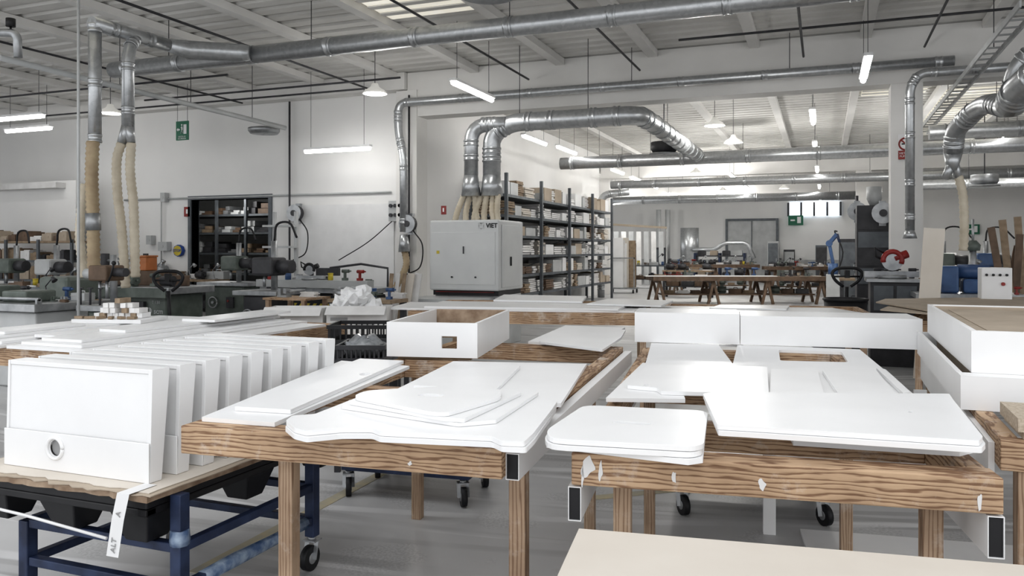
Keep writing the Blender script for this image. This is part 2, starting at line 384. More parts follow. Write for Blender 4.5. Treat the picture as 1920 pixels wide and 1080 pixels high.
MBt=Matrix.Translation(Vector((oB.x,oB.y,0)))@Matrix.Rotation(rB,4,'Z')
MBa=Matrix.Translation(Vector((oA.x,oA.y,0)))@Matrix.Rotation(rA,4,'Z')
for MM_,fx,fz,sx_,sz_ in ((MBt,-1.13,.89,.04,.05),(MBt,-1.09,.88,.012,.05),(MBt,-.62,.87,.02,.025),(MBt,-.87,.875,.012,.035),(MBt,-.05,.86,.010,.05),(MBt,-1.145,.86,.008,.05),(MBa,-.3,.86,.014,.010)):
    pol=[(sx_*.5*math.cos(a)*(1+.3*math.sin(3*a+fx*9)),sz_*.6*math.sin(a)*(1+.35*math.cos(2*a+fx*7))) for a in [i*math.pi/10 for i in range(20)]]
    mm=MB().prism(pol,0,.0015); MM=MM_@Matrix.Translation((fx,-.0005,fz))@Matrix.Rotation(math.pi/2,4,'X')
    mm.v=[MM@p for p in mm.v]
    solo('plaster_splash',mm,WHITED,'dried white filler splash on pine beam','paint splash')

# ---------------------------------------------------------------- boards
def rnd(poly,r=.03,n=4):
    P=[Vector((p[0],p[1])) for p in poly]; out=[]
    for i in range(len(P)):
        a,b,c=P[i-1],P[i],P[(i+1)%len(P)]; d1=a-b;d2=c-b; l=min(r,d1.length*.45,d2.length*.45)
        p=b+d1.normalized()*l;q=b+d2.normalized()*l
        for k in range(n+1):
            t=k/n; out.append(p*(1-t)**2+b*2*t*(1-t)+q*t*t)
    return out
def panel(px,z,label,th=.016,holes=(),r=.008,m=None,name='lacquered_board',group='white lacquered boards on tables',zref=None,dx=0,dy=0,rz=0):
    "outline surveyed on the board's top plane; zref lets twins of one stack share the same outline"
    zt=z+th; zr=zt if zref is None else zref
    P=[onZ(u,v,zr).xy for u,v in px]
    c=sum(P,Vector((0,0)))/len(P); R=Matrix.Rotation(rz,2)
    P=[c+R@(p-c)+Vector((dx,dy)) for p in P]
    hs=[rnd([onZ(u,v,zr).xy for u,v in h],.03) for h in holes]
    return solo(name,MB().prism(rnd(P,r),z,zt,hs),m or WHITE,label,'board',group=group,bevel=.0012)
zA=.931
panel([(378,782),(515,792),(768,686),(640,676)],zA,'long narrow white board with small hole on pine table',r=.003,holes=[[(500,752),(520,746),(540,750),(520,756)]])
panel([(440,762),(545,768),(757,676),(675,672)],zA+.017,'long narrow white board stacked on another board',r=.003,holes=[[(670,702),(684,698),(698,701),(684,705)]])
panel([(690,756),(850,677),(1100,682),(1052,756)],zA,'wide white board lying on pine table',r=.003)
panel([(775,722),(858,680),(975,686),(930,730)],zA+.017,'square white board lying on wide board',r=.003)
scal=[(536,788),(548,779),(590,776),(672,744),(1012,742),(1045,752),(1036,766),(1000,812),(983,828),(938,826),(922,818),(712,808),(698,802),(640,802),(575,808),(552,802)]
zs1=zA+.034+.016
panel(scal,zA+.017,'large white board with scalloped cut corners',r=.012,zref=zs1,dx=.006,dy=-.010,rz=.012)
panel(scal,zA+.034,'large white scalloped board on top of its twin',r=.012,zref=zs1)
panel([(640,760),(655,750),(800,727),(1010,735),(930,787),(860,793)],zA+.051,'white board with angled sides in stack',r=.006,th=.013)
panel([(655,752),(690,738),(870,722),(978,735),(870,785),(830,782)],zA+.065,'white board with angled outline in stack',r=.01,th=.013)
panel([(660,743),(685,732),(860,722),(938,730),(940,744),(838,774),(808,772)],zA+.079,'white rounded board with oval slot on stack',r=.05,th=.013,holes=[[(778,741),(800,737),(838,741),(815,745)]])
panel([(990,640),(1060,610),(1172,614),(1105,650)],zA,'white board lying at table end',r=.003)
panel([(1010,640),(1035,620),(1070,614),(1173,618),(1165,632),(1130,655)],zA+.017,'white rounded board lying at table end',r=.03)
panel([(1222,640),(1612,655),(1712,738),(1195,735)],zA,'large white board with rectangular cut-outs',r=.003,holes=[[(1460,656),(1578,660),(1590,679),(1463,676)],[(1347,646),(1383,646),(1374,682)]])
panel([(1136,746),(1205,680),(1260,684),(1285,748)],zA+.017,'white board overhanging table edge',r=.003)
panel([(1176,722),(1215,683),(1438,687),(1442,738),(1240,733),(1232,727)],zA+.034,'white notched board on large board',r=.006,holes=[[(1205,722),(1212,720),(1219,722),(1212,724)]])
panel([(1446,692),(1532,692),(1547,744),(1443,741)],zA+.017,'narrow white board on large board',r=.003)
panel([(1542,694),(1640,690),(1688,748),(1577,746)],zA+.017,'slim white board on large board',r=.003)
panel([(1643,690),(1660,692),(1708,735),(1694,737)],zA+.017,'white strip beside slim board',r=.002)
panel([(1480,812),(1830,838),(1800,846),(1487,826)],zA,'lower white board edge in stack',r=.003)
cont=[(1318,738),(1345,734),(1780,738),(1788,750),(1843,818),(1836,826),(1400,799),(1345,796),(1334,772)]
zc1=zA+.068+.016
panel(cont,zA+.051,'large white contoured board in stack',r=.010,zref=zc1,dx=.006,dy=-.010,rz=-.006)
panel(cont,zA+.068,'large white contoured board on top',r=.010,zref=zc1,holes=[[(1700,772),(1706,770),(1712,772),(1706,774)]])
rb=[(1024,806),(1095,759),(1328,770),(1320,832),(1300,837),(1030,822)]
zr1=zA+.036+.016
panel([(1024,830),(1060,790),(1325,790),(1318,858),(1290,862)],zA+.001,'white board under rounded boards',r=.004)
panel(rb,zA+.0185,'white rounded board in stack',r=.06,zref=zr1,dx=-.006,dy=-.006,rz=.014)
panel(rb,zA+.036,'white rounded board with oval slot on top',r=.06,zref=zr1,holes=[[(1145,792),(1156,789),(1224,794),(1213,797)]])

z0=.95
p0=onZ(725,668,z0);p1=onZ(895,672,z0);p2=onZ(990,635,z0)
ex=(p1-p0); wl=ex.length; ex.normalize(); ang=math.atan2(ex.y,ex.x); dl_=(p2-p1).length*.98; hh=.195
MF=Matrix.Rotation(math.pi/2,4,'X')
t=thing('box_frame','white open box frame with rectangular cut-out on table','box',(p0.x,p0.y,z0),ang)
part(t,'front_board',MB().prism([(0,0),(wl,0),(wl,hh),(0,hh)],-.02,0,[[(.32,.05),(.41,.05),(.41,.12),(.32,.12)]],M=MF),WHITE)
part(t,'side_board',MB().bb((wl-.02,.021,0),(wl,dl_,hh)),WHITE)
part(t,'side_board',MB().bb((0,.021,0),(.02,dl_,hh)),WHITE)
part(t,'rear_board',MB().bb((.021,dl_-.02,0),(wl-.021,dl_,hh)),PLY,label='bare plywood rear board')
solo('support_batten',MB().bb((.05,.05,0),(wl-.05,.1,.018)),MIRW,'thin wooden batten under white box frame','batten',loc=(p0.x,p0.y,.9315),rot=ang)

a=onZ(1190,641,.951); b=onZ(1388,646,.951); c=onZ(1730,656,.951)
def trough(a,b,hh,dep,label):
    ex=b-a; l=ex.length; ang=math.atan2(ex.y,ex.x)
    t=thing('long_box',label,'box',(a.x,a.y,a.z),ang,group='long white boxes')
    part(t,'front_board',MB().bb((0,0,0),(l,.02,hh)),WHITE)
    part(t,'top_board',MB().bb((0,.0205,hh-.02),(l,dep,hh)),WHITE)
    part(t,'end_board',MB().bb((0,.021,0),(.02,dep,hh-.021)),WHITE)
    part(t,'end_board',MB().bb((l-.02,.021,0),(l,dep,hh-.021)),WHITE)
trough(a,b+(a-b).normalized()*.004,.195,.4,'long white box trough standing across table end')
trough(b,c,.185,.45,'longer white box trough bridging two tables')

def simple_table(label,pl,pr,L,z,m=WX):
    ex=pr-pl; wd=ex.length; ang=math.atan2(ex.y,ex.x)
    t=thing('work_table',label,'table',(pl.x,pl.y,0),ang)
    part(t,'crossbeam',MB().bb((0,0,z-.12),(wd,.07,z)),m)
    part(t,'crossbeam',MB().bb((0,L-.07,z-.12),(wd,L,z)),m)
    for x in (0,wd-.06): part(t,'long_rail',MB().bb((x,.071,z-.12),(x+.06,L-.071,z)),WY)
    for x in (.1,wd-.1):
        for y in (.04,L-.04): part(t,'leg',MB().bb((x-.03,y-.03,0),(x+.03,y+.03,z-.12)),WZ)
    return t
simple_table('pine beam table carrying large white sheets',onZ(765,583,.93),onZ(1225,588,.93),1.9,.93)
panel([(728,577),(770,566),(1215,572),(1190,583),(1000,581)],.931,'large white sheet on pine table',.02)
panel([(795,574),(830,564),(1180,570),(1160,579)],.952,'white sheet stacked on another sheet',.02)
panel([(925,562),(945,552),(1100,555),(1092,565)],.974,'small white board on top of sheets',.02)
simple_table('pine trestle table with white offcuts',onZ(1235,582,.9),onZ(1640,590,.9),1.2,.9)
panel([(1100,569),(1140,560),(1262,563),(1240,573)],.974,'white sheet overlapping two tables')
panel([(1190,583),(1215,573),(1560,577),(1640,590)],.902,'wide white sheet on table',.02)
panel([(1330,577),(1350,571),(1480,573),(1475,579)],.923,'short white sheet on table')

simple_table('low work table piled with long white parts',Vector((-6.3,3.75,0)),Vector((-3.95,3.75,0)),2.35,.9)
for (x0,x1,y0_,y1_,z_,rz,lb) in ((-5.05,-4.30,3.72,6.0,.902,.0,'long white lacquered board at table bottom layer'),(-5.95,-5.10,3.68,5.9,.902,.01,'wide white board at table bottom layer'),
    (-4.98,-4.42,3.78,5.9,.923,-.015,'long white lacquered board in layered pile'),(-5.80,-5.15,3.74,5.8,.923,.02,'wide white board in layered pile'),
    (-4.92,-4.56,3.86,5.98,.944,.02,'narrow white board in layered pile'),(-5.62,-5.28,3.80,5.4,.944,-.02,'narrow white board near table edge'),
    (-4.86,-4.60,4.3,5.95,.965,-.03,'slim white board on layered pile'),(-5.15,-4.95,4.0,5.5,.944,.0,'slim white rail lying between piles'),
    (-4.80,-4.48,5.0,6.02,.986,.04,'short white rounded board on pile top'),(-4.22,-3.97,4.0,5.8,.902,.0,'narrow white board at table edge'),(-6.28,-5.99,3.9,5.6,.902,.0,'slim white board at far table side'),(-5.56,-5.34,3.9,4.6,.965,.06,'small white offcut board on pile')):
    l_=y1_-y0_; w_=x1-x0
    solo('lacquered_board',MB().prism(rnd([(-w_/2,-l_/2),(w_/2,-l_/2),(w_/2,l_/2),(-w_/2,l_/2)],.008),0,.02),WHITE,lb,'board',loc=((x0+x1)/2,(y0_+y1_)/2,z_),rot=rz,group='white boards on crowded table',bevel=.0015)
solo('white_carton',MB().bb((-.30,-.20,0),(.30,.20,.03)).bb((-.30,-.03,.03),(.30,.03,.031)),SWHITE,'flat white carton under pile of wood blocks','carton',loc=(-5.43,5.0,.9655),rot=.25)

# ---------------------------------------------------------------- table E right
e0=cw(1.60,2.62,0); e1=cw(2.55,4.95,0)
dE=(e1-e0); LE=dE.length; rE=math.atan2(dE.y,dE.x)-math.pi/2
t=thing('work_table','pine table with white side strip carrying large white box','table',(e0.x,e0.y,0),rE)
part(t,'long_rail',MB().bb((0,.061,.83),(.06,LE,.93)),WY,bevel=.003)
part(t,'long_rail',MB().bb((1.1,.061,.83),(1.16,LE,.93)),WY)
part(t,'crossbeam',MB().bb((0,0,.83),(1.16,.06,.93)),WX,bevel=.003)
part(t,'crossbeam',MB().bb((0.061,LE-.06,.83),(1.099,LE,.93)),WX)
part(t,'side_strip',MB().bb((-.02,.1,.76),(-.001,LE,.90)),WHITE)
for x,y in ((.09,.05),(1.1,.1),(.05,LE-.1),(1.1,LE-.1)): part(t,'leg',MB().bb((x-.04,y-.04,0),(x+.04,y+.04,.829)),WZ,bevel=.003)
ME=MW[t.name]
def Eloc(x,y,z): return ME@Vector((x,y,z))
solo('chipboard_sheet',MB().bb((0,0,0),(.9,.34,.022)),CHIP,'raw chipboard sheet on near end of table','board',loc=Eloc(.07,.02,.931),rot=rE)
solo('chipboard_sheet',MB().bb((0,0,0),(.9,.32,.045)),CHIP,'thick raw chipboard sheet stacked on another','board',loc=Eloc(.055,.03,.954),rot=rE)
bx=Eloc(.0,.62,.931)
t=thing('large_box','large white stepped box on pine table','box',(bx.x,bx.y,bx.z),rE)
LB=1.75; WB=1.15
part(t,'lower_box',ring(MB(),-.05,-.1,WB,LB,0,.13),WHITE)
part(t,'upper_box',ring(MB(),0,0,WB-.05,LB-.05,.1325,.30),WHITE)
part(t,'bottom_board',MB().bb((-.029,-.079,0.001),(WB-.021,LB-.021,.02)),WHITE)
part(t,'ledge_board',MB().bb((-.05,-.1,.1301),(WB,-.001,.132)),WHITE)
part(t,'lining',ring(MB(),.021,.021,WB-.071,LB-.071,.1325,.292,.012),CARD,label='brown cardboard lining')
solo('cardboard_pack',MB().bb((0,0,0),(1.0,1.58,.255)).bb((.05,.05,.255),(.95,1.5,.259)),CARD,'brown cardboard pack filling white box','cardboard',loc=ME@Vector((.045,.70,.953)),rot=rE,bevel=.003)
simple_table('table under brown cardboard sheets',onZ(1700,600,.9),onZ(1990,612,.9),1.2,.9)
panel([(1642,566),(1660,560),(1960,556),(1960,588),(1790,590)],1.00,'large brown cardboard sheet lying on table',.012,m=CARD,name='cardboard_sheet',group='cardboard sheets')
panel([(1650,580),(1680,568),(1960,566),(1960,600),(1790,592)],.98,'cardboard sheet under another sheet',.012,m=CARD,name='cardboard_sheet',group='cardboard sheets')
solo('carton_block',MB().bb((-.6,-.3,0),(.6,.3,.077)).bb((-.6,-.01,.077),(.6,.01,.078)),CARD,'flat carton supporting cardboard sheets','carton',loc=onZ(1850,590,.902)+Vector((0,.1,0)),rot=0)
solo('upright_board',MB().bb((-.03,-.01,0),(.10,.01,.62)),WHITE,'upright white board behind tables','board',loc=onD(1722,560,5.35).xy.to_3d(),rot=.1)

# ---------------------------------------------------------------- front fibreboard table
zf=.785
a=onZ(1085,990,zf); b=onZ(1960,1062,zf)
ex=b-a; ang=math.atan2(ex.y,ex.x); wd=ex.length
t=thing('low_table','pale fibreboard topped table before pine tables','table',(a.x,a.y,0),ang)
part(t,'table_top',MB().bb((0,-.62,zf-.022),(wd,0,zf)),CARDL,bevel=.003)
part(t,'apron',MB().bb((.04,-.58,zf-.10),(wd-.04,-.04,zf-.023)),MIRW)
for x in (.08,wd-.08):
    for y in (-.54,-.08): part(t,'leg',MB().bb((x-.03,y-.03,0),(x+.03,y+.03,zf-.101)),WZ)

# ---------------------------------------------------------------- casters, cart
def caster(t,x,y,r=.06,ang=0.):
    R=Matrix.Rotation(ang,3,'Z')
    def q(a,b,c): return Vector((x,y,0))+R@Vector((a,b,c))
    w_=part(t,'caster_wheel',MB().cyl(q(-.017,0,r),q(.017,0,r),r,n=24),BLACK,label='black rubber wheel')
    part(t,'wheel_hub',MB().cyl(q(-.02,0,r),q(.02,0,r),r*.45,n=16),STEEL,sub=w_)
    mb=MB()
    mb.beam(q(-.026,0,r-.005),q(-.026,.02,2*r+.02),.025,.004); mb.beam(q(.026,0,r-.005),q(.026,.02,2*r+.02),.025,.004)
    mb.box(q(0,.02,2*r+.022),(.07,.06,.008),R); mb.cyl(q(0,.02,2*r+.02),q(0,.02,2*r+.04),.02)
    part(t,'caster_fork',mb,STEEL)
cx0,cx1,cy0,cy1=-3.15,-2.325,2.42,3.28
ox,oy=(cx0+cx1)/2,(cy0+cy1)/2
t=thing('blue_cart','blue steel frame cart on casters carrying plastic pallet','cart',(ox,oy,0),0)
for x in (cx0,cx1):
    for y in (cy0,cy1):
        part(t,'post',MB().bb((x-ox-.026,y-oy-.026,.16),(x-ox+.026,y-oy+.026,.61 if x==cx1 else .41)),BLUE,bevel=.004)
        caster(t,x-ox,y-oy-.02,.06)
for z in (.24,.40):
    for x in (cx0,cx1): part(t,'side_rail',MB().bb((x-ox-.02,cy0-oy+.027,z-.018),(x-ox+.02,cy1-oy-.027,z+.018)),BLUE,bevel=.004)
    for y in (cy0,cy1): part(t,'end_rail',MB().bb((cx0-ox+.027,y-oy-.02,z-.018),(cx1-ox-.027,y-oy+.02,z+.018)),BLUE,bevel=.004)
part(t,'plastic_wrap',MB().tube([(cx1-ox,cy0-oy+.12,.24),(cx1-ox,cy0-oy+.3,.242),(cx1-ox,cy1-oy-.25,.238),(cx1-ox,cy1-oy-.06,.24)],[.027,.031,.026,.030],8),PLAST,label='pale blue stretch film wrapped on rail')
part(t,'film_wrap',MB().tube([(cx1-ox,cy0-oy,.41),(cx1-ox,cy0-oy,.43),(cx1-ox,cy0-oy,.47)],[.036,.039,.036],8),PLAST,label='clear tape wound round post')
px1,py0=-2.37,2.30; px0,py1=-3.35,3.66
qx,qy=(px0+px1)/2,(py0+py1)/2
t=thing('plastic_pallet','black plastic pallet with tapered feet on blue cart','pallet',(qx,qy,.425),0)
mb=MB(); mb.bb((px0-qx,py0-qy,.15),(px1-qx,py1-qy,.185)); mb.bb((px0-qx,py0-qy,.12),(px1-qx,py0-qy+.05,.15)); mb.bb((px1-qx-.05,py0-qy,.12),(px1-qx,py1-qy,.15))
part(t,'deck',mb,BLACK,bevel=.006)
for i in range(3):
    for j in range(3):
        x=px0-qx+.11+(px1-px0-.22)*i/2; y=py0-qy+.11+(py1-py0-.22)*j/2; vs=[]
        for zz,rr in ((0,.055),(.119,.095)): vs+=[(x+a_*rr,y+b_*rr,zz) for a_,b_ in ((-1,-1),(1,-1),(1,1),(-1,1))]
        part(t,'foot',MB().add(vs,[(3,2,1,0),(4,5,6,7),(0,1,5,4),(1,2,6,5),(2,3,7,6),(3,0,4,7)]),BLACK,bevel=.006)
def ragged(x0,x1,y0,y1,s):
    poly=[(x0+(x1-x0)*i/25,y0+random.uniform(-s,s)) for i in range(26)]
    poly+=[(x1+random.uniform(-s*.6,s*.4),y0+.05+(y1-y0)*i/12) for i in range(12)]; poly.append((x0,y1)); return poly
solo('plywood_sheet',MB().prism(ragged(px0-.02,px1+.03,py0-.02,py1,.010),.6115,.634),PLY,'frayed plywood sheet lying on black pallet','board')
solo('cardboard_layer',MB().prism(ragged(px0-.02,px1+.045,py0-.03,py1,.018),.6355,.6395),CARD,'torn cardboard layer over plywood sheet','cardboard')
solo('paper_layer',MB().prism(ragged(px0,px1+.02,py0-.0,py1,.012),.6405,.6435),CARDL,'torn pale paper layer under boxes','paper')
zt=.646; sx=-2.43
pts=[(sx,py0+.08,zt),(sx,py0-.052,zt),(sx-.02,py0-.058,.55),(sx-.05,py0-.056,.405)]
vs=[]
for p in pts: vs+=[(p[0]-.03,p[1],p[2]),(p[0]+.03,p[1],p[2])]
t=thing('tape_strip','white printed packing tape hanging over pallet edge','tape',(sx,py0,.405),0)
part(t,'strip',MB().add(vs,[(2*i,2*i+1,2*i+3,2*i+2) for i in range(3)]),SWHITE,world=True)
text(t,'ALT',(sx-.040,py0-.060,.45),.032,TXG,rot=(math.pi/2,-math.pi/2+.14,0))
text(t,'A',(sx-.016,py0-.060,.57),.032,TXG,rot=(math.pi/2,-math.pi/2+.14,0))
solo('strap',MB().tube([(px0-.3,py0-.045,.535),(px0+.4,py0-.045,.50),(sx-.09,py0-.045,.465)],.006,6),SWHITE,'thin white strap slung beneath pallet edge','strap')

# white upright boxes (row)
bw,bh,bt=.80,.44,.100
bx0=-2.44; by0=2.385; zb=.6445
SM=Matrix(((0,0,1,0),(1,0,0,0),(0,1,0,0),(0,0,0,1)))
t=thing('upright_box','white lacquered box standing upright with round finger hole','box',(bx0,by0,zb),0,group='row of upright white boxes')
circ=[(-.50+.033*math.cos(a),.095+.033*math.sin(a)) for a in [i*math.pi/10 for i in range(20)]]
part(t,'back_board',MB().bb((-bw+.012,.046,.01),(-.0205,.054,bh-.02)),WHITE)
for xx,xw in ((-.02,0),(-bw,-bw+.012)):
    part(t,'side_board',MB().prism([(0.0,0),(.060,0),(bt,bh-.02),(bt,bh),(.012,bh)],xx,xw,M=SM),WHITE,bevel=.002)
part(t,'top_board',MB().bb((-bw+.0125,.013,bh-.018),(-.0205,bt-.001,bh)),WHITE,bevel=.002)
part(t,'face_board',MB().prism([(.009,.10),(.019,.10),(.026,bh-.019),(.017,bh-.019)],-bw+.0125,-.0205,M=SM),WHITE)
part(t,'base_board',MB().prism([(-bw,0),(-.0,0),(-.0,.155),(-bw,.155)],.0005,.0065,[circ],M=MF),WHITE,bevel=.002)
part(t,'hole_ring',MB().tube([(-.50+.043*math.cos(a),-.009,.095+.043*math.sin(a)) for a in [i*math.pi/12 for i in range(25)]],.008,8),WHITE)
part(t,'hole_liner',MB().cyl((-.50,.006,.095),(-.50,.0075,.095),.034,n=20),TXG)
for i in range(1,9): dup(t,(bx0+.003*i,by0+.141*i,zb),rot=random.uniform(-.012,.012))

# ---------------------------------------------------------------- dollies
def dolly(label,u,v,wd,dp,rot):
    p=onZ(u,v,0); t=thing('dolly',label,'trolley',(p.x,p.y,0),rot)
    part(t,'frame',ring(MB(),0,0,wd,dp,.165,.205,.05),BLUE)
    for x in (.04,wd-.04):
        for y in (.03,dp-.05): caster(t,x,y-.01,.058,ang=.5)
    return t,p
t,p=dolly('low blue steel dolly with casters',1268,966,.86,.8,rB)
part(t,'deck',MB().bb((.0,-.02,.206),(.9,.8,.224)),WHITED)
M=MW[t.name]
for i in range(3):
    solo('stored_board',MB().bb((0,0,0),(.7,.6,.018)),WHITE,'white board stored flat on low dolly','board',loc=M@Vector((.1+.02*i,.05+.03*i,.225+.0185*i)),rot=rB,group='boards on low dolly')
t,p=dolly('steel dolly with casters beneath pine table',640,930,.85,.5,rA)
part(t,'deck',MB().bb((0,0,.206),(.85,.5,.224)),MIRW)
q=onZ(1560,1060,0)
solo('floor_glare_board',MB().bb((-.1,-.05,0),(1.2,.45,.02)),WHITE,'white board added flat on floor for skylight reflection','board',loc=(q.x,q.y,0.0),rot=rB)  # board added to stand in for the bright skylight reflection on the floor
q=onZ(1438,1000,0)
solo('white_post',MB().bb((-.02,-.02,0),(.045,.03,.80)),WHITE,'square white upright post beneath table','post',loc=(q.x,q.y,0),rot=rB)

# ---------------------------------------------------------------- lamps, store room fill
def plight(p,power,r=.14):
    l=bpy.data.lights.new('lamp_or_fill_light','POINT'); l.energy=power; l.shadow_soft_size=r; l.color=(1,.985,.955)
    o=bpy.data.objects.new('lamp_or_fill_light',l); o.location=p; COL.objects.link(o)
def tube_lamp(p,along='Y',L=1.5,label='suspended fluorescent tube lamp, lit'):
    t=thing('tube_lamp',label,'lamp',p,0 if along=='Y' else math.pi/2,group='suspended tube lamps')
    part(t,'housing',MB().box((0,0,.045),(.11,L,.04)),SWHITE)
    part(t,'tube',MB().tube([(0,-L/2+.02,0),(0,L/2-.02,0)],.04,10),GLOW)
    for y in (-L*.4,L*.4): part(t,'suspension_wire',MB().cyl((0,y,.065),(0,y,4.93-p[2]),.004,n=5),DGREY)
for u,v in ((1003,263),(1063,282),(1113,303),(1158,322),(1191,336),(1225,350),(1258,365),(1275,374),(1623,131),(1524,220),(1528,275),(1532,318),(1536,350),(1538,374),(888,172),(1880,275),(1895,245),(1372,330),(1400,352)): tube_lamp(onZ(u,v,4.0))
for u,v in ((35,221),(53,243)): tube_lamp(onZ(u,v,4.0),'X',1.3)
tube_lamp(onY(632,281,12.7),'X',1.45)
def bell(p,r=.2,pw=150):
    t=thing('bell_lamp','round aluminium high-bay pendant lamp, lit','lamp',p,0,group='high-bay pendant lamps')
    part(t,'lamp_shade',MB().lathe([(r,0),(r*.97,.02),(r*.8,.06),(r*.45,.10),(.07,.12),(.05,.17),(.005,.18)],n=24),BELL)
    part(t,'bulb',MB().lathe([(.005,.005),(r*.5,.008),(r*.8,.02),(r*.4,.04),(.005,.04)],n=20),BULB)
    part(t,'suspension_wire',MB().cyl((0,0,.18),(0,0,4.93-p[2]),.006,n=6),DGREY)
    if pw: plight((p[0],p[1],p[2]-.16),pw)
for u,v,z,pw in ((703,176,4.15,22),(207,213,4.1,0),(1340,236,4.05,90),(1375,268,3.85,0),(1393,293,4.05,110),(1305,325,4.05,110),(1355,358,4.05,150),(1358,376,3.6,0),(1145,380,3.6,130),(1812,266,4.0,120),(1470,354,4.05,0),(1600,354,4.05,120),(1440,340,4.05,0)):
    bell(onZ(u,v,z),.2,pw)
plight(((dx0+dx1)/2-1.5,15.2,2.85),28)  # fill light added inside the store room, without a fixture

# ---------------------------------------------------------------- ducts
YD=9.15; ZD=4.3
def hanger(root,p,top=4.95): part(root,'hanger_rod',MB().cyl((p[0],p[1],p[2]),(p[0],p[1],top),.006,n=5),DGREY,world=True)
t=thing('main_duct','galvanised spiral main extraction duct under ceiling','duct',(-4,YD,ZD))
duct(t,[(-10.1,YD,ZD),(5.5,YD,ZD)],.12,step=1.25)
for x in (-9,-6.5,-3.6,-1): hanger(t,(x,YD,ZD+.12))
b1=onZ(178,45,ZD)
t=thing('branch_duct','galvanised branch duct with two drops','duct',(b1.x,b1.y,ZD))
j=Vector((-7.55,YD-.1,ZD))
duct(t,[Vector((b1.x,b1.y-.05,ZD)),Vector((b1.x+.06,b1.y+1.1,ZD))],.085,step=.8)
part(t,'reducer_cone',MB().tube([Vector((b1.x+.06,b1.y+1.1,ZD)),Vector((b1.x+.12,b1.y+1.4,ZD)),j+Vector((0,-.05,0)),j+Vector((.12,.0,0))],[.085,.13,.12,.1],18),GALV,world=True)
zb1=onD(178,265,9.6).z
duct(t,[Vector((b1.x,b1.y,ZD)),Vector((b1.x,b1.y,zb1))],.075,R=.05,step=.6,name='drop_duct')
P2=Vector((b1.x+.02,b1.y+.62,ZD)); zt2=onD(240,240,10.1).z; dd=onD(240,90,10.0)
duct(t,[P2,Vector((dd.x,dd.y,ZD-.25)),Vector((dd.x,dd.y,zt2))],.075,R=.2,step=.6,name='drop_duct')
solo('extraction_hose',hosemb([onD(174,265,9.55),onD(172,330,9.55),onD(174,400,9.6),onD(176,520,9.6)],.072),HOSEB,'brown ribbed dust extraction hose hanging from duct','hose')
part(t,'collar',MB().cyl(onD(174,400,9.6),onD(175,432,9.6),.085),STEEL,world=True)
part(t,'branch_piece',MB().tube([Vector((dd.x,dd.y,zt2+.02)),onD(228,268,10)],[.075,.055],14),GALV,world=True)
part(t,'branch_piece',MB().tube([Vector((dd.x,dd.y,zt2+.02)),onD(246,268,10)],[.075,.05],14),GALV,world=True)
for pts in ([(228,268),(219,300),(220,360),(228,430),(236,540)],[(246,268),(244,320),(250,380),(252,440),(254,520)],[(160,345),(152,400),(150,450),(158,520)]):
    solo('extraction_hose',hosemb([onD(u,v,10) for u,v in pts],.055),HOSE,'beige ribbed dust extraction hose hanging down','hose')
p=onD(147,600,9.0)
solo('conduit_pipe',MB().cyl((p.x,p.y,0),(p.x,p.y,4.95),.016,n=8),GREYP,'thin grey conduit dropping from ceiling','pipe')
a=onZ(0,108,4.3); b=onZ(535,240,3.9)
t=thing('ceiling_pipe','pale round pipe slung under ceiling','pipe',tuple(b)); part(t,'pipe_run',MB().tube([a,b],.045,12),GREYP,world=True)
for f_ in (.35,.6,.85): hanger(t,a.lerp(b,f_))
part(t,'diffuser',MB().lathe([(.02,-.08),(.26,-.08),(.3,-.03),(.3,.02),(.1,.06),(.02,.06)],c=onZ(495,243,3.9)),STEEL,world=True)
p=onZ(915,-8,4.35); t=thing('ceiling_diffuser','round grey ceiling air diffuser','diffuser',tuple(p))
part(t,'dish',MB().lathe([(.02,0),(.32,.0),(.42,.07),(.40,.1),(.2,.2),(.02,.2)]),STEEL); part(t,'hanger_rod',MB().cyl((0,0,.2),(0,0,.58),.02,n=8),DGREY)
t=thing('jib_pipe','dark jib pipe with hanging hook block','hoist',tuple(onD(20,80,9)))
part(t,'arm',MB().tube(fillet([onD(-60,60,9),onD(32,62,9),onD(34,108,9)],.08),.045,10),STEEL,world=True); part(t,'hook_block',MB().cyl(onD(20,35,9),onD(20,50,9),.05),BLACK,world=True); part(t,'cable',MB().cyl(onD(20,50,9),onD(20,60,9),.012,n=6),BLACK,world=True)
q=onD(-20,60,9); hanger(t,(q.x,q.y,q.z))
YV=12.4
P=lambda u,v,Y=YV: onY(u,v,Y)
xa=P(888,300).x; xb=P(922,300).x; zt3=3.68; z330=P(888,330).z; xe=P(1195,215).x
t=thing('sander_duct','large galvanised extraction duct above sanding machine','duct',(xa,YV,z330))
duct(t,[(xb,YV,z330),(xb,YV,zt3-.18),(xb+.35,YV,zt3),(xe,YV,zt3),(xe,YV+1.0,zt3+.05),(xe,18.9,3.75)],.15,R=.32,step=.55)
duct(t,[(xa,YV-.1,z330),(xa,YV-.1,zt3-.02),(xa+.62,YV-.05,zt3-.02)],.12,R=.3,step=.5)
part(t,'spreader',MB().tube([(xa,YV-.1,z330),(xa,YV-.1,z330-.35)],[.12,.17],18),GALV,world=True)
part(t,'spreader',MB().tube([(xb,YV,z330),(xb,YV,z330-.35)],[.15,.19],18),GALV,world=True)
for q in ((xe-.8,YV,zt3+.15),(xe,15,zt3+.15),(xb+.5,YV,zt3+.15)): hanger(t,q)
for i,(u0,u1) in enumerate(((872,858),(882,878),(893,900),(903,893),(915,912),(925,930),(936,938))):
    solo('extraction_hose',hosemb([(P(u0,0).x,YV-.05+.03*(i%2),z330-.33),(P(u0+(u1-u0)*.6,0).x,YV-.12,z330-.6),(P(u1,0).x,YV-.1,2.06)],.05,10),HOSE,'cream ribbed hose feeding sanding machine','hose')
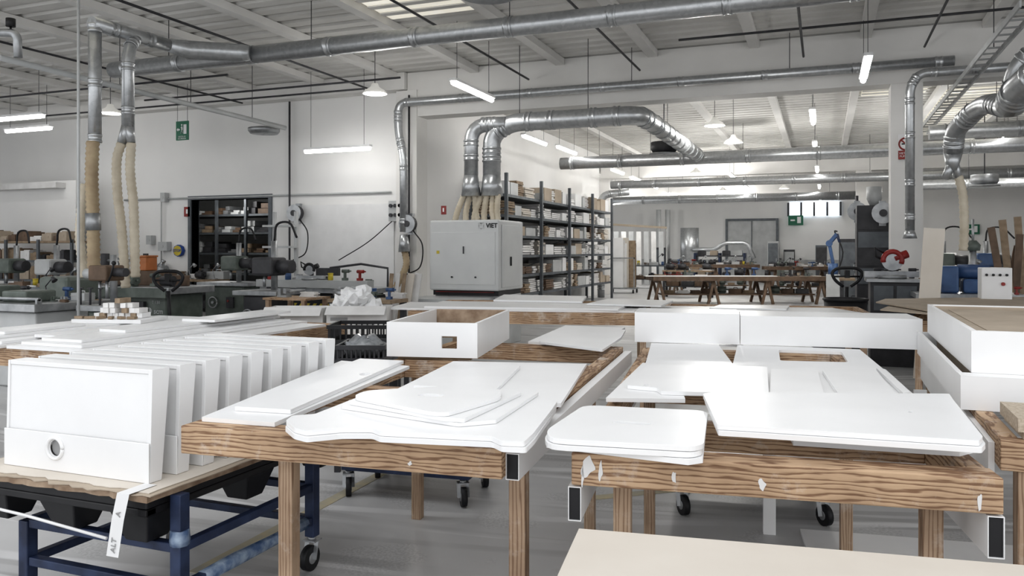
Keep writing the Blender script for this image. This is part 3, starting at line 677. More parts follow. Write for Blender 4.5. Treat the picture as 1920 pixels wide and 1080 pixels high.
for (x0,x1,y,z,r,lb) in ((-6.2,9,19.3,3.75,.15,'galvanised duct crossing hall at second bay'),(-6.5,9,25.6,3.7,.13,'galvanised duct crossing hall deeper inside'),(-10,2,33,3.65,.16,'galvanised duct crossing far end of hall'),(1.8,9,16.5,3.72,.14,'galvanised duct seen beyond column'),(1.8,12,22.5,3.2,.12,'galvanised duct low beyond column')):
    t=thing('cross_duct',lb,'duct',((x0+x1)/2,y,z)); duct(t,[(x0,y,z),(x1,y,z)],r,step=1.4)
    for f_ in (.15,.5,.85): hanger(t,(x0+(x1-x0)*f_,y,z+r))
t=thing('cross_duct','thin galvanised duct along beam','duct',(-3,13.2,4.3))
xl=onY(757,0,13.2).x; zc_=onY(757,470,13.2).z
duct(t,[(xl,13.2,zc_+.35),(xl,13.2,3.3),(xl-.12,13.2,3.8),(xl-.12,13.2,4.32),(XC1+.6,13.2,4.32)],.075,R=.2,step=1.2)
part(t,'funnel',MB().tube([(xl,13.2,zc_+.3),(xl+.02,13.2,zc_-.02)],[.075,.12],14),GALV,world=True)
hanger(t,(-3,13.2,4.39)); hanger(t,(-.5,13.2,4.39))
solo('extraction_hose',hosemb([(xl+.02,13.2,zc_),(xl+.1,13.1,zc_-.3),(xl-.05,12.9,zc_-.75)],.06),HOSEB,'brown ribbed hose at foot of wall duct','hose')
t=thing('column_duct','galvanised duct dropping beside concrete column','duct',(1.3,13.1,1.8))
xr=onY(1706,300,13.1).x; zlo=onY(1704,432,13.1).z
duct(t,[(xr,13.1,zlo),(xr,13.1,3.95),(xr+.12,13.1,4.15),(xr+1.6,13.1,4.15)],.065,R=.2,step=.7)
part(t,'funnel',MB().tube([(xr,13.1,zlo),(xr,13.1,zlo-.12)],[.065,.10],14),GALV,world=True)
t=thing('large_elbow_duct','large galvanised duct with elbows near ceiling','duct',tuple(onD(1900,150,8)))
duct(t,[onD(1960,80,8),onD(1905,130,8.2),onD(1900,205,8.4),onD(1845,190,9.2),onD(1790,245,9.8),onD(1787,285,9.9)],.11,R=.35,step=.5)
duct(t,[onD(1990,110,7.5),onD(1915,160,8.0),onD(1895,195,8.4)],.15,R=.3,step=.5)
part(t,'branch_piece',MB().tube([onD(1787,285,9.9),onD(1785,320,9.9)],[.11,.06],14),GALV,world=True)
part(t,'branch_piece',MB().tube([onD(1787,300,9.9),onD(1772,335,9.9)],[.055,.045],12),GALV,world=True)
part(t,'branch_piece',MB().tube([onD(1788,300,9.9),onD(1797,335,9.9)],[.055,.045],12),GALV,world=True)
solo('extraction_hose',hosemb([onD(1797,330,9.9),onD(1806,370,9.9),onD(1808,430,9.9),onD(1806,470,9.9)],.05),HOSE,'cream ribbed hose above blue machine','hose')
t=thing('wall_duct','galvanised duct dropping beside hall wall','duct',tuple(onX(1127,470,-6.9)))
q=onX(1127,350,-6.9); duct(t,[(q.x,q.y,.0),(q.x,q.y,3.4),(q.x+.9,q.y+.2,3.5)],.12,R=.3,step=.9)
t=thing('cable_ladder','grey steel cable ladder hung along ceiling','cable ladder',tuple(onZ(1830,130,4.0)))
A=onZ(1935,5,4.05);B=onZ(1728,250,4.05)
for dx in (-.1,.1): part(t,'ladder_rail',MB().beam(A+Vector((dx,0,0)),B+Vector((dx,0,0)),.02,.07),GREYP,world=True)
for i in range(1,30): q=A.lerp(B,i/30); part(t,'rung',MB().beam(q+Vector((-.089,0,0)),q+Vector((.089,0,0)),.02,.02),GREYP,world=True)
for f_ in (.2,.6): hanger(t,A.lerp(B,f_))
for x in (-4.9,-8.0,-2.9,-11.2,-.3,1.4):
    solo('ceiling_conduit',MB().cyl((x,4.5,4.6),(x,13.38,4.6),.018,n=6),DGREY,'dark cable conduit along ceiling','conduit')
for (x0,x1,y,z) in ((-12,-6.5,11.6,4.4),(-16,-9,10.4,4.4),(-21,-7.8,12.6,4.5),(-7,1,10.2,4.66),(-2,7,11.9,4.66),(-7,10,24.5,4.5),(-7,10,15.4,4.55)):
    solo('ceiling_conduit',MB().cyl((x0,y,z),(x1,y,z),.018,n=6),DGREY,'dark cable conduit across ceiling','conduit')
for u,v,z in ((1245,285,3.6),(1846,345,3.0)):
    p=onZ(u,v,z); t=thing('ceiling_heater','round dark ceiling air heater','heater',tuple(p))
    part(t,'housing',MB().lathe([(.02,0),(.24,0),(.27,.05),(.27,.2),(.02,.22)]),DGREY if u<1500 else STEEL)
    part(t,'vane',MB().lathe([(.02,-.05),(.3,-.05),(.3,-.03),(.02,-.03)]),STEEL)
    part(t,'hanger_rod',MB().cyl((0,0,.2),(0,0,4.93-z),.012,n=6),DGREY)

# ---------------------------------------------------------------- sanding machine
fx0=onY(805,0,11.83).x; fx1=onY(935,0,11.83).x; yb=12.95; top=2.05
t=thing('sanding_machine','large off-white wide-belt sanding machine','machine',((fx0+fx1)/2,12.3,0))
part(t,'body',MB().bb((fx0,11.83,.90),(fx1,yb,top)),MACH,world=True,bevel=.03)
part(t,'base',MB().bb((fx0+.05,11.95,0),(fx1-.02,yb-.05,.82)),GREYP,world=True,bevel=.01)
part(t,'throat',MB().bb((fx0+.04,11.9,.82),(fx1-.03,yb-.05,.90)),BLACK,world=True)
part(t,'red_guard',MB().bb((fx0+.1,11.86,.872),(fx1-.1,11.89,.880)),RED,world=True)
part(t,'feed_table',MB().bb((fx0-.1,11.1,.70),(fx1-.12,11.93,.80)),GREYP,world=True,bevel=.005)
part(t,'feed_table_base',MB().bb((fx0+.02,11.2,.0),(fx1-.25,11.93,.699)),MACH,world=True,bevel=.005)
part(t,'front_door',MB().bb((fx0+.05,11.822,1.0),(fx1-.06,11.829,top-.2)),MACH,world=True,bevel=.003)
part(t,'side_door',MB().bb((fx1+.001,11.95,.95),(fx1+.012,yb-.12,top-.08)),MACH,world=True,bevel=.006)
part(t,'door_handle',MB().bb((fx0+.62,11.80,1.5),(fx0+.635,11.82,1.62)),DGREY,world=True)
for dx in (.42,.84): part(t,'door_handle',MB().cyl((fx0+dx,11.80,1.12),(fx0+dx,11.821,1.12),.015,n=10),DGREY,world=True)
part(t,'logo_plate',MB().bb((fx0+.14,11.815,1.50),(fx0+.19,11.821,1.55)),YELB,world=True)
part(t,'side_latch',MB().bb((fx1+.013,12.3,1.3),(fx1+.03,12.34,1.45)),BLACK,world=True)
text(t,'\u2059 VIET',(fx1-.19,11.825,1.95),.10,BLACK,bold=.003)
# ---------------------------------------------------------------- racks
def rack(label,y0,y1,x0,x1,zs,hgt):
    t=thing('storage_rack',label,'rack',((x0+x1)/2,(y0+y1)/2,0)); nb=max(1,int(round((y1-y0)/2.3)))
    for i in range(nb+1):
        y=y0+(y1-y0)*i/nb
        for x in (x0,x1): part(t,'upright',MB().bb((x-.035,y-.035,0),(x+.035,y+.035,hgt)),ALU,world=True)
        for k in range(4): part(t,'cross_brace',MB().beam((x0,y,.4+k*.6),(x1,y,.7+k*.6),.02,.02),ALU,world=True)
    for z in zs: part(t,'shelf',MB().bb((x0+.036,y0,z-.06),(x1-.036,y1,z)),ALU,world=True)
    return t
zs=(.55,1.0,1.45,1.9,2.35,2.8)
RY0,RY1=16.2,25.5
rack('tall steel storage rack loaded with boards and boxes',RY0,RY1,-7.3,-6.45,zs,3.25)
for z in zs:
    for bay in range(4):
        y=RY0+bay*(RY1-RY0)/4+.05; ye=RY0+(bay+1)*(RY1-RY0)/4-.05
        while y<ye-.2:
            ly=min(random.uniform(.22,.8),ye-y); h=random.uniform(.16,.37); dpt=random.uniform(.66,.76)
            m=random.choice([WHITED,WHITED,SWHITE,WHITED,CARDL,MIRW,SWHITE,GREYP,BRWN,CARD])
            mb=MB()
            if m in (MIRW,WHITED,CARDL,BRWN):
                k=max(2,int(h/.045))
                for q in range(k): mb.box((random.uniform(.0,.05),random.uniform(-.01,.01),(q+.5)*h/k),(dpt-.1,ly*random.uniform(.8,.98),h/k*.8))
                nm,lb,ct='board_stack','stack of boards lying on rack shelf','board stack'
            else:
                mb.box((0,0,h/2),(dpt,ly*.96,h)); mb.box((0,0,h+.002),(dpt*.98,.05,.004)); nm,lb,ct='carton','closed carton on rack shelf','carton'
            solo(nm,mb,m,lb,ct,loc=(-6.88,y+ly/2,z+.002),group='goods on storage rack')
            y+=ly+random.uniform(.01,.05)
zs2=(.5,1.0,1.5,2.0,2.45); sx0,sx1=dx0-3.0,dx1+.3
t=thing('storage_rack','steel rack with timber in dark store room','rack',((sx0+sx1)/2,16.4,0))
for i in range(7):
    x=sx0+i*(sx1-sx0)/6; part(t,'upright',MB().bb((x-.03,15.8,0),(x+.03,15.86,2.9)),ALU,world=True)
for z in zs2: part(t,'shelf',MB().bb((sx0,15.87,z-.05),(sx1,16.9,z)),ALU,world=True)
for z in zs2:
    x=sx0+.1
    while x<sx1-.5:
        lw=random.uniform(.15,.4); h=random.uniform(.06,.32)
        solo('board_stack',MB().box((0,0,h*.25),(lw,.8,h*.45)).box((.02,0,h*.75),(lw*.8,.7,h*.45)),random.choice([DGREY,BRWN,STEEL,GREYP,DGREY,MIRW]),'metal and timber parts on store room shelf','parts stack',loc=(x+lw/2,16.35,z+.002),group='goods in store room')
        x+=lw+.08
# ---------------------------------------------------------------- wall fittings
YW=13.69
t=thing('exit_sign','green hanging exit sign with running man','sign',tuple(onY(341,262,12.6)))
a=onY(330,228,12.6); b=onY(353,262,12.6); cxs=(a.x+b.x)/2; wS=b.x-a.x; hS=a.z-b.z
part(t,'plate',MB().bb((a.x,12.6,b.z),(b.x,12.62,a.z)),SGREEN,world=True)
mb=MB(); mb.bb((a.x+wS*.62,12.595,b.z+hS*.32),(a.x+wS*.86,12.599,b.z+hS*.82)); mb.bb((a.x+wS*.12,12.595,b.z+hS*.52),(a.x+wS*.32,12.599,b.z+hS*.60))
mb.add([(a.x+wS*.06,12.597,b.z+hS*.56),(a.x+wS*.18,12.597,b.z+hS*.46),(a.x+wS*.18,12.597,b.z+hS*.66)],[(0,1,2)])
mb.cyl((a.x+wS*.48,12.594,b.z+hS*.80),(a.x+wS*.48,12.599,b.z+hS*.80),.018,n=10)
for q in ((.48,.72,.5,.52,.03),(.5,.52,.40,.34,.02),(.5,.52,.58,.36,.02),(.38,.66,.58,.62,.016)): mb.beam((a.x+wS*q[0],12.597,b.z+hS*q[1]),(a.x+wS*q[2],12.597,b.z+hS*q[3]),q[4],.004)
part(t,'pictogram',mb,SWHITE,world=True)
text(t,'USCITA DI\nSICUREZZA',(cxs,12.594,b.z+hS*.13),.04,SWHITE)
for x in (a.x+.03,b.x-.03): part(t,'hanger_wire',MB().cyl((x,12.61,a.z),(x,12.61,4.9),.004,n=5),DGREY,world=True)
c=onY(334,470,13.62)
t=thing('stop_sign','round blue and yellow stop sign on wall','sign',(c.x,13.6,c.z-.13))
part(t,'plate',MB().cyl((c.x,13.60,c.z),(c.x,13.69,c.z),.13,n=8),SBLUE,world=True); part(t,'band',MB().cyl((c.x,13.595,c.z),(c.x,13.6,c.z),.11,n=24),YELB,world=True)
text(t,'STOP',(c.x,13.59,c.z),.085,SBLUE,bold=.002)
for (u0,v0,u1,v1,Y_,lb) in ((345,388,356,406,13.66,'red fire equipment sign on wall'),(827,386,836,402,13.44,'red and white fire hose sign on column')):
    a=onY(u0,v0,Y_);b=onY(u1,v1,Y_); t=thing('fire_sign',lb,'sign',(a.x,Y_,b.z)); w_=b.x-a.x;h_=a.z-b.z
    part(t,'plate',MB().bb((a.x,Y_,b.z),(b.x,Y_+.025,a.z)),RED,world=True); part(t,'pictogram',MB().bb((a.x+w_*.35,Y_-.005,b.z+h_*.3),(a.x+w_*.65,Y_-.001,a.z-h_*.25)),SWHITE,world=True)
zc=onY(480,368,YW).z
t=thing('wall_conduit','grey cable conduit running along white wall','conduit',(onY(480,0,YW).x,13.66,1.3))
part(t,'horizontal_run',MB().cyl((onY(235,0,YW).x,13.66,zc),(onY(735,0,YW).x,13.66,zc),.02,n=8),GREYP,world=True)
part(t,'drop_run',MB().cyl((onY(307,0,YW).x,13.62,zc),(onY(307,0,YW).x,13.62,1.3),.015,n=6),GREYP,world=True)
x=onY(548,0,YW).x; solo('vertical_cable',MB().cyl((x,13.6,4.6),(x,13.6,0),.02,n=6),DGREY,'dark vertical cable on white wall','cable')
solo('vertical_cable',MB().cyl((XC0+.08,13.42,4.5),(XC0+.08,13.42,0),.018,n=6),DGREY,'dark vertical cable on column','cable')
def reel(u,v,Y,floor=False):
    c=onY(u,v,Y); t=thing('cable_reel','round wall-mounted hose reel','reel',tuple(c))
    part(t,'drum',MB().cyl((0,-.12,0),(0,.0,0),.15,n=20),DGREY); part(t,'flange',MB().cyl((0,-.14,0),(0,-.121,0),.17,n=20),STEEL); part(t,'hub',MB().cyl((0,-.16,0),(0,-.141,0),.06,n=14),DGREY)
    part(t,'bracket',MB().bb((-.05,0.001,-.2),(.05,.08,.2)),STEEL)
    if floor: part(t,'stand_pole',MB().cyl((0,.1,-c.z),(0,.1,.3),.03,n=8),DGREY)
    part(t,'cable',MB().tube(crom([(.1,-.06,-.13),(.3,-.08,-.4),(.25,-.08,-.8),(-.05,-.08,-.95)],8),.012,6),BLACK)
reel(558,400,13.6); reel(769,420,13.3); reel(1607,397,16,True); reel(1655,400,14.15)
for u,v,wd in ((307,370,.12),(281,450,.14),(307,462,.25)):
    c=onY(u,v,13.6); solo('junction_box',MB().bb((c.x-wd/2,13.56,c.z-.1),(c.x+wd/2,13.69,c.z+.1)).cyl((c.x,13.55,c.z),(c.x,13.56,c.z),.03),GREYP,'grey electrical box on wall','electrical box')
c=onY(737,395,13.4); t=thing('switchboard','grey electrical socket board on wall','electrical box',(c.x,13.55,c.z-.2))
part(t,'box',MB().bb((-.16,-.05,0),(.16,.1,.4)),GREYP,bevel=.01)
for i in range(3):
    for k in range(2): part(t,'socket',MB().cyl((-.1+.1*i,-.09,.12+.18*k),(-.1+.1*i,-.051,.12+.18*k),.035,n=12),DGREY)
part(t,'power_cable',MB().tube(crom([onY(735,415,13.4),onY(690,450,13.2)+Vector((0,0,-.04)),onY(635,488,13.0)],8),.010,6),BLACK,world=True)
a=onY(560,385,13.6); b=onY(735,385,13.6); solo('wall_board',MB().bb((a.x,13.67,.2),(b.x,13.69,a.z)),SWHITE,'white board fixed on wall','board')
pl=onY(-40,330,12.9); pr=onY(146,338,12.9)
struct('wall_partition',MB().bb((pl.x,12.85,0),(pr.x,12.95,pr.z)),WALL)
zs_=onY(20,345,12.6).z; solo('shelf_board',MB().bb((pl.x,12.6,zs_-.12),(pr.x-.3,12.84,zs_)),WHITED,'long white board resting on partition bracket','board')

# ---------------------------------------------------------------- clutter kit
def kit(kind,loc,rot,m,s,group,zone='bench'):
    lb={'vise':'dark cast bench vise on %s','clamp':'steel bar clamp lying on %s','jar':'round can with lid on %s','offcut':'wood offcut lying on %s','drill':'cordless drill standing on %s','case':'small tool case with handle on %s','board_pile':'small pile of boards on %s','motor':'electric motor unit on %s','lamp':'small jointed work lamp on %s'}[kind]%zone
    mb=MB()
    if kind=='vise': mb.bb((-.1,-.06,0),(.1,.06,.03)).bb((-.09,-.05,.03),(-.03,.05,.14)).bb((.02,-.05,.06),(.08,.05,.14)).cyl((.08,0,.09),(.2,0,.09),.014,n=8).cyl((.19,-.07,.09),(.19,.07,.09),.008,n=6)
    elif kind=='clamp': mb.bb((-.3,-.01,.03),(.3,.01,.05)).bb((-.3,-.015,0),(-.27,.015,.13)).bb((.1,-.015,0),(.13,.015,.13)).cyl((.13,0,.1),(.25,0,.1),.01,n=6)
    elif kind=='jar': mb.cyl((0,0,0),(0,0,.12),.05,n=12).cyl((0,0,.12),(0,0,.14),.053,n=12)
    elif kind=='offcut': mb.prism([(-.2,-.04),(.15,-.05),(.2,0),(.05,.02),(.04,.05),(-.2,.04)],0,.04)
    elif kind=='drill': mb.bb((-.05,-.04,0),(.05,.04,.05)).bb((-.02,-.02,.05),(.02,.02,.15)).cyl((-.06,0,.18),(.09,0,.18),.035,n=10).cyl((.09,0,.18),(.14,0,.18),.015,n=8)
    elif kind=='case': mb.bb((-.16,-.1,0),(.16,.1,.12)).bb((-.165,-.105,.07),(.165,.105,.08)).tube([(-.05,0,.12),(-.04,0,.15),(.04,0,.15),(.05,0,.12)],.01,6)
    elif kind=='board_pile':
        for i in range(4): mb.box((random.uniform(-.02,.02),0,.013+.026*i),(random.uniform(.3,.42),.16,.024),random.uniform(-.1,.1))
    elif kind=='motor': mb.bb((-.08,-.06,0),(.08,.06,.02)).cyl((-.12,0,.1),(.1,0,.1),.08,n=14).cyl((.1,0,.1),(.16,0,.1),.02,n=8).bb((-.05,-.04,.17),(.04,.04,.21))
    elif kind=='lamp': mb.cyl((0,0,0),(0,0,.02),.07,n=14).cyl((0,0,.02),(-.06,0,.22),.009,n=6).cyl((-.06,0,.22),(.08,0,.36),.009,n=6).cyl((.07,0,.37),(.13,0,.31),.02,.05,n=12)
    mb.v=[p*s for p in mb.v]
    nm={'jar':'can','case':'tool_case','offcut':'wood_offcut','motor':'electric_motor','lamp':'work_lamp'}.get(kind,kind)
    solo(nm,mb,m,lb,{'vise':'vise','clamp':'clamp','jar':'can','offcut':'offcut','drill':'drill','case':'tool case','board_pile':'board stack','motor':'motor','lamp':'lamp'}[kind],loc=loc,rot=rot,group=group)
KM={'vise':[DGREY,GREEN,STEEL],'clamp':[DGREY,RED,STEEL],'jar':[WHITED,DGREY,LBLUE,RED,CARD,YELB],'offcut':[MIRW,WHITED,BRWN,CARDL],'drill':[DGREY,LBLUE,GREEN,RED],'case':[DGREY,GREYP,BRWN,DGREY],'board_pile':[MIRW,WHITED,BRWN],'motor':[DGREY,GREEN,STEEL],'lamp':[DGREY,STEEL]}
def scatter(M,x0,x1,y0,y1,z,n,group,zone,s=1.0,kinds=None):
    kinds=kinds or list(KM); dx=(x1-x0)/n
    for i in range(n):
        k=random.choice(kinds); sc=s*random.uniform(.8,1.15)
        sc=min(sc,dx/.44) if k in('clamp','board_pile','offcut') else min(sc,dx/.34)
        kit(k,M@Vector((x0+dx*(i+.5),random.uniform(y0,y1),z)),random.uniform(-.15,.15),random.choice(KM[k]),sc,group,zone)
def cbench(u,D,w,z,label,n,rot=0,dep=.6,m=DGREY,mt=MIRW,shelf=True,s=1.5):
    c=onD(u,470,D); t=thing('workbench',label,'workbench',(c.x,c.y,0),rot)
    part(t,'bench_top',MB().bb((-w/2,-dep/2,z-.05),(w/2,dep/2,z)),mt)
    for x in (-w/2+.05,w/2-.05):
        for y in (-dep/2+.05,dep/2-.05): part(t,'leg',MB().bb((x-.035,y-.035,0),(x+.035,y+.035,z-.051)),m)
    if shelf: part(t,'shelf',MB().bb((-w/2+.09,-dep/2+.02,.35),(w/2-.09,dep/2-.02,.38)),m)
    g='clutter on '+label.split(' with')[0]
    scatter(MW[t.name],-w/2,w/2,-dep*.3,-dep*.12,z+.001,n,g,'cluttered bench',s)
    scatter(MW[t.name],-w/2,w/2,dep*.15,dep*.35,z+.001,max(2,n-1),g,'cluttered bench',s*1.3,['case','board_pile','motor','jar','lamp'])
    if shelf: scatter(MW[t.name],-w/2+.1,w/2-.1,-dep*.2,0,.381,max(2,n-2),g,'bench shelf',1.5,['case','board_pile','motor'])
def gmachine(u,D,label,m,w=.9,z=.85,rot=0,arm=True):
    c=onD(u,470,D); t=thing('workshop_machine',label,'machine',(c.x,c.y,0),rot)
    part(t,'body',MB().bb((-w/2,-.3,0),(w/2,.3,z-.07)),m,bevel=.03)
    part(t,'bed',MB().bb((-w/2-.15,-.36,z-.069),(w/2+.15,.36,z)),STEEL,bevel=.008)
    part(t,'head',MB().bb((-.2,-.18,z+.22),(.18,.2,z+.5)),m,bevel=.04)
    part(t,'column',MB().cyl((0,.12,z),(0,.12,z+.75),.05),STEEL)
    part(t,'motor',MB().cyl((.18,0,z+.36),(.42,0,z+.36),.1,n=16),DGREY)
    part(t,'spindle',MB().cyl((-.05,-.05,z+.05),(-.05,-.05,z+.22),.025,n=10),STEEL)
    part(t,'hand_wheel',MB().tube([(-w*.25+.1*math.cos(q),-.34,z*.6+.1*math.sin(q)) for q in [i*math.pi/8 for i in range(17)]],.014,6),STEEL)
    part(t,'wheel_shaft',MB().cyl((-w*.25,-.36,z*.6),(-w*.25,-.28,z*.6),.025,n=10),STEEL)
    part(t,'switch_box',MB().bb((w*.1,-.345,z*.5),(w*.1+.16,-.301,z*.5+.2)),DGREY)
    part(t,'push_button',MB().cyl((w*.1+.05,-.36,z*.5+.13),(w*.1+.05,-.346,z*.5+.13),.022,n=10),RED)
    if arm: part(t,'cable_arm',MB().tube(crom([(0,.12,z+.75),(.05,.12,z+1.0),(.3,.1,z+1.02),(.5,0,z+.8)],6),.018,6),BLACK)
    return t
a=onY(-20,430,12.2); b=onY(160,430,12.2)
t=thing('storage_rack','low steel shelf with wood offcuts along wall','rack',((a.x+b.x)/2,12.2,0))
for z in (.5,.95,1.35,1.75): part(t,'shelf',MB().bb((a.x,11.9,z-.04),(b.x,12.5,z)),MIRW if z>1.7 else ALU,world=True)
for i in range(4):
    x=a.x+(b.x-a.x)*i/3; part(t,'upright',MB().bb((x-.03,11.86,0),(x+.03,11.899,1.78)),ALU,world=True)
for z in (.5,.95,1.35,1.75):
    x=a.x+.1
    while x<b.x-.4:
        lw=random.uniform(.12,.35);h=random.uniform(.08,.28)
        m=random.choice([CARD,MIRW,BRWN,DGREY,MIRW,BRWN,CARD,DGREY,WHITED])
        solo('parts_box',MB().box((0,0,h/2),(lw,.4,h)).box((0,0,h+.01),(lw*.7,.3,.02)).box((0,-.203,h*.55),(lw*.4,.006,h*.3)),m,'small box of parts and offcuts on shelf','box',loc=(x+lw/2,12.15,z+.002),group='boxes on low shelf'); x+=lw+random.uniform(.02,.08)
# ---------------------------------------------------------------- spindle moulder
c=onD(335,470,14); x0=c.x; y0=c.y-.9
t=thing('spindle_moulder','green-grey spindle moulder machine with steel table','machine',(x0,y0,0))
part(t,'body',MB().bb((-1.0,-.4,0),(1.0,.4,.86)),GREEN,bevel=.02)
part(t,'table_top',MB().bb((-1.25,-.5,.87),(1.15,.5,.98)),STEEL,bevel=.01)
part(t,'apron',MB().bb((-1.2,-.515,.82),(1.1,-.501,.97)),GREEN)
part(t,'fence_hood',MB().bb((-.55,.0,.981),(.5,.35,1.22)).bb((-.9,.1,.981),(-.56,.16,1.15)).bb((.51,.1,.981),(.95,.16,1.15)),BRWN,bevel=.01)
part(t,'control_box',MB().bb((.1,-.46,.35),(.6,-.401,.75)),DGREY)
for i in range(3): part(t,'button',MB().cyl((.2+.14*i,-.48,.62),(.2+.14*i,-.461,.62),.03,n=12),RED)
part(t,'hand_wheel',MB().tube([(-.5+.14*math.cos(a),-.47,.45+.14*math.sin(a)) for a in [i*math.pi/10 for i in range(21)]],.015,6),STEEL); part(t,'wheel_shaft',MB().cyl((-.5,-.5,.45),(-.5,-.39,.45),.03),STEEL)
text(t,'T 130',(.80,-.404,.74),.07,GREYP,world=False); text(t,'\u25d1 scm',(.78,-.404,.60),.12,GREYP,world=False,bold=.002)
MSC=MW[t.name]
scatter(MSC,-1.2,1.1,-.4,-.2,.981,7,'tools on moulder table','moulder table',1.5)
t=thing('power_feeder','grey power feeder mounted on moulder table','tool',tuple(MSC@Vector((-.75,.3,.981))))
part(t,'column',MB().cyl((0,0,0),(0,0,.45),.03,n=12).cyl((0,0,0),(0,0,.04),.09),STEEL); part(t,'arm',MB().cyl((-.3,0,.4),(.25,0,.4),.025,n=10),STEEL)
part(t,'motor',MB().cyl((-.3,0,.28),(-.3,0,.52),.07,n=14).bb((-.5,-.09,.12),(-.15,.09,.28)),DGREY,bevel=.01)
for i in range(3): part(t,'roller',MB().cyl((-.43+.11*i,-.1,.08),(-.43+.11*i,.0,.08),.05,n=14),BLACK)
t=thing('orange_case','orange equipment case on moulder fence','case',tuple(MSC@Vector((-.0,.17,1.222))))
part(t,'body',MB().bb((-.13,-.12,0),(.13,.12,.22)),ORANGE,bevel=.01); part(t,'lid',MB().bb((-.14,-.13,.221),(.14,.13,.25)),ORANGE,bevel=.005); part(t,'handle',MB().bb((-.05,-.01,.251),(.05,.01,.28)),BLACK)
gmachine(440,15.4,'grey machine standing before store room door',GREEN,.9,.95)
gmachine(505,12.2,'small dark boring machine beside moulder',DGREY,.5,.95)
cbench(385,16.9,.9,.95,'dark workbench beside door with tools',3,dep=.45)
gmachine(20,15.4,'green machine near partition',GREEN,.9,.9); gmachine(95,14.2,'grey saw machine near partition',GREYP,.9,.9)
cbench(215,15.8,1.8,.95,'dark workbench along wall with tools',6,dep=.6)
cbench(295,17.4,1.3,1.0,'workbench against white wall with tools',4,dep=.45)
cbench(70,12.4,1.3,1.0,'cluttered steel bench before low shelf with tools',6,mt=ALU,s=1.6)
def pallet_truck(u,D,label,topz):
    c=onD(u,470,D); t=thing('pallet_truck',label,'pallet truck',(c.x,c.y,0),.3)
    part(t,'tiller',MB().cyl((0,0,.35),(0,-.06,topz-.25),.025,n=10),BLACK)
    pts=[(-.05,-.06,topz-.25),(-.16,-.07,topz-.16),(-.2,-.07,topz-.06),(-.13,-.07,topz),(0,-.07,topz+.01),(.13,-.07,topz),(.2,-.07,topz-.06),(.16,-.07,topz-.16),(.05,-.06,topz-.25)]
    part(t,'handle',MB().tube(crom(pts,5),.022,8),BLACK)
    part(t,'control_lever',MB().bb((-.03,-.1,topz-.13),(.03,-.05,topz-.02)).cyl((-.18,-.07,topz-.11),(.18,-.07,topz-.11),.014,n=6),BLACK)
    part(t,'pump_body',MB().cyl((0,0,.12),(0,0,.5),.07,n=14).bb((-.24,.05,.2),(.24,.25,.42)),BLACK,bevel=.01)
    for x in (-.26,.1): part(t,'fork',MB().bb((x,.2,.12),(x+.16,1.15,.19)),BLACK)
    for x in (-.09,.03): part(t,'wheel',MB().cyl((x,0,.09),(x+.06,0,.09),.09,n=18),DGREY)
pallet_truck(320,10.6,'black hand pallet truck with looped handle',1.27)
pallet_truck(1585,11.2,'black hand pallet truck parked beside bin',1.30)
c=onD(1585,560,10.2); t=thing('waste_bin','black open plastic bin','bin',(c.x,c.y,0))
part(t,'bin_body',MB().lathe([(.01,0),(.19,0),(.26,.93),(.23,.93),(.165,.03),(.01,.03)],n=24),BLACK); part(t,'rim',MB().tube([(.26*math.cos(a),.26*math.sin(a),.93) for a in [i*math.pi/12 for i in range(25)]],.018,6),BLACK)
MK=Matrix.Translation((-5.43,5.0,0))@Matrix.Rotation(.25,4,'Z')
for lay,(n_,off) in enumerate(((8,-.17),(7,-.13),(5,-.10),(2,.02))):
    for i in range(n_):
        if lay and (i+lay)%5==4: continue
        q=MK@Vector((off+i*.052+random.uniform(-.001,.001),random.uniform(-.02,.02),0))
        solo('wood_block',MB().box((0,0,.020),(.045,random.uniform(.09,.15),.039)),[WHITED,WHITE,WHITED,MIRW,WHITED][(i*3+lay)%5],'small white-painted wood block in pile','wood block',loc=(q.x,q.y,.998+.0405*lay),rot=.25+random.uniform(-.03,.03),group='pile of wood blocks')
for i in range(6):
    q=MK@Vector((-.26+i*.09,-.15,0)); solo('wood_wedge',MB().prism([(-.04,-.02),(.04,-.015),(.03,.02),(-.03,.015)],0,.02),MIRW,'brown wood wedge beside block pile','wood wedge',loc=(q.x,q.y,.998),rot=i*.7,group='brown wood wedges')
c=onD(55,470,9.5)
t=thing('machine_bench','light grey machine bench with steel bed','machine',(c.x,c.y,0))
part(t,'body',MB().bb((-.9,-.35,0),(.55,.35,.85)),GREYP,bevel=.02); part(t,'bed',MB().bb((-1.0,-.42,.86),(.62,.42,.95)),STEEL,bevel=.01)
part(t,'carriage',MB().bb((-.2,-.2,.951),(.2,.2,1.08)),GREEN,bevel=.02); part(t,'gear_head',MB().bb((-.75,-.1,.951),(-.4,.2,1.13)),GREEN,bevel=.02)
part(t,'guide_rail',MB().cyl((-.95,-.3,1.0),(.55,-.3,1.0),.02,n=8).bb((-.96,-.33,.951),(-.93,-.27,1.0)).bb((.52,-.33,.951),(.55,-.27,1.0)),STEEL)
Mb=MW[t.name]; scatter(Mb,.22,.62,.0,.2,.951,3,'things on machine bench','machine bench',1.0); scatter(Mb,-.95,.55,.3,.38,.951,6,'things on machine bench','machine bench',1.2,['jar','drill','case','lamp'])
c=onD(130,470,11.0); t=thing('planer_machine','grey-green planer machine with steel bed','machine',(c.x,c.y,0))
part(t,'body',MB().bb((-.5,-.3,0),(.5,.3,.8)),GREEN,bevel=.03); part(t,'bed',MB().bb((-.65,-.3,.81),(.65,.3,.88)),STEEL)
part(t,'hood',MB().bb((-.25,-.28,.881),(.3,.28,1.2)),GREEN,bevel=.05); part(t,'hand_wheel',MB().cyl((.0,-.42,.55),(.0,-.36,.55),.12,n=18),STEEL)
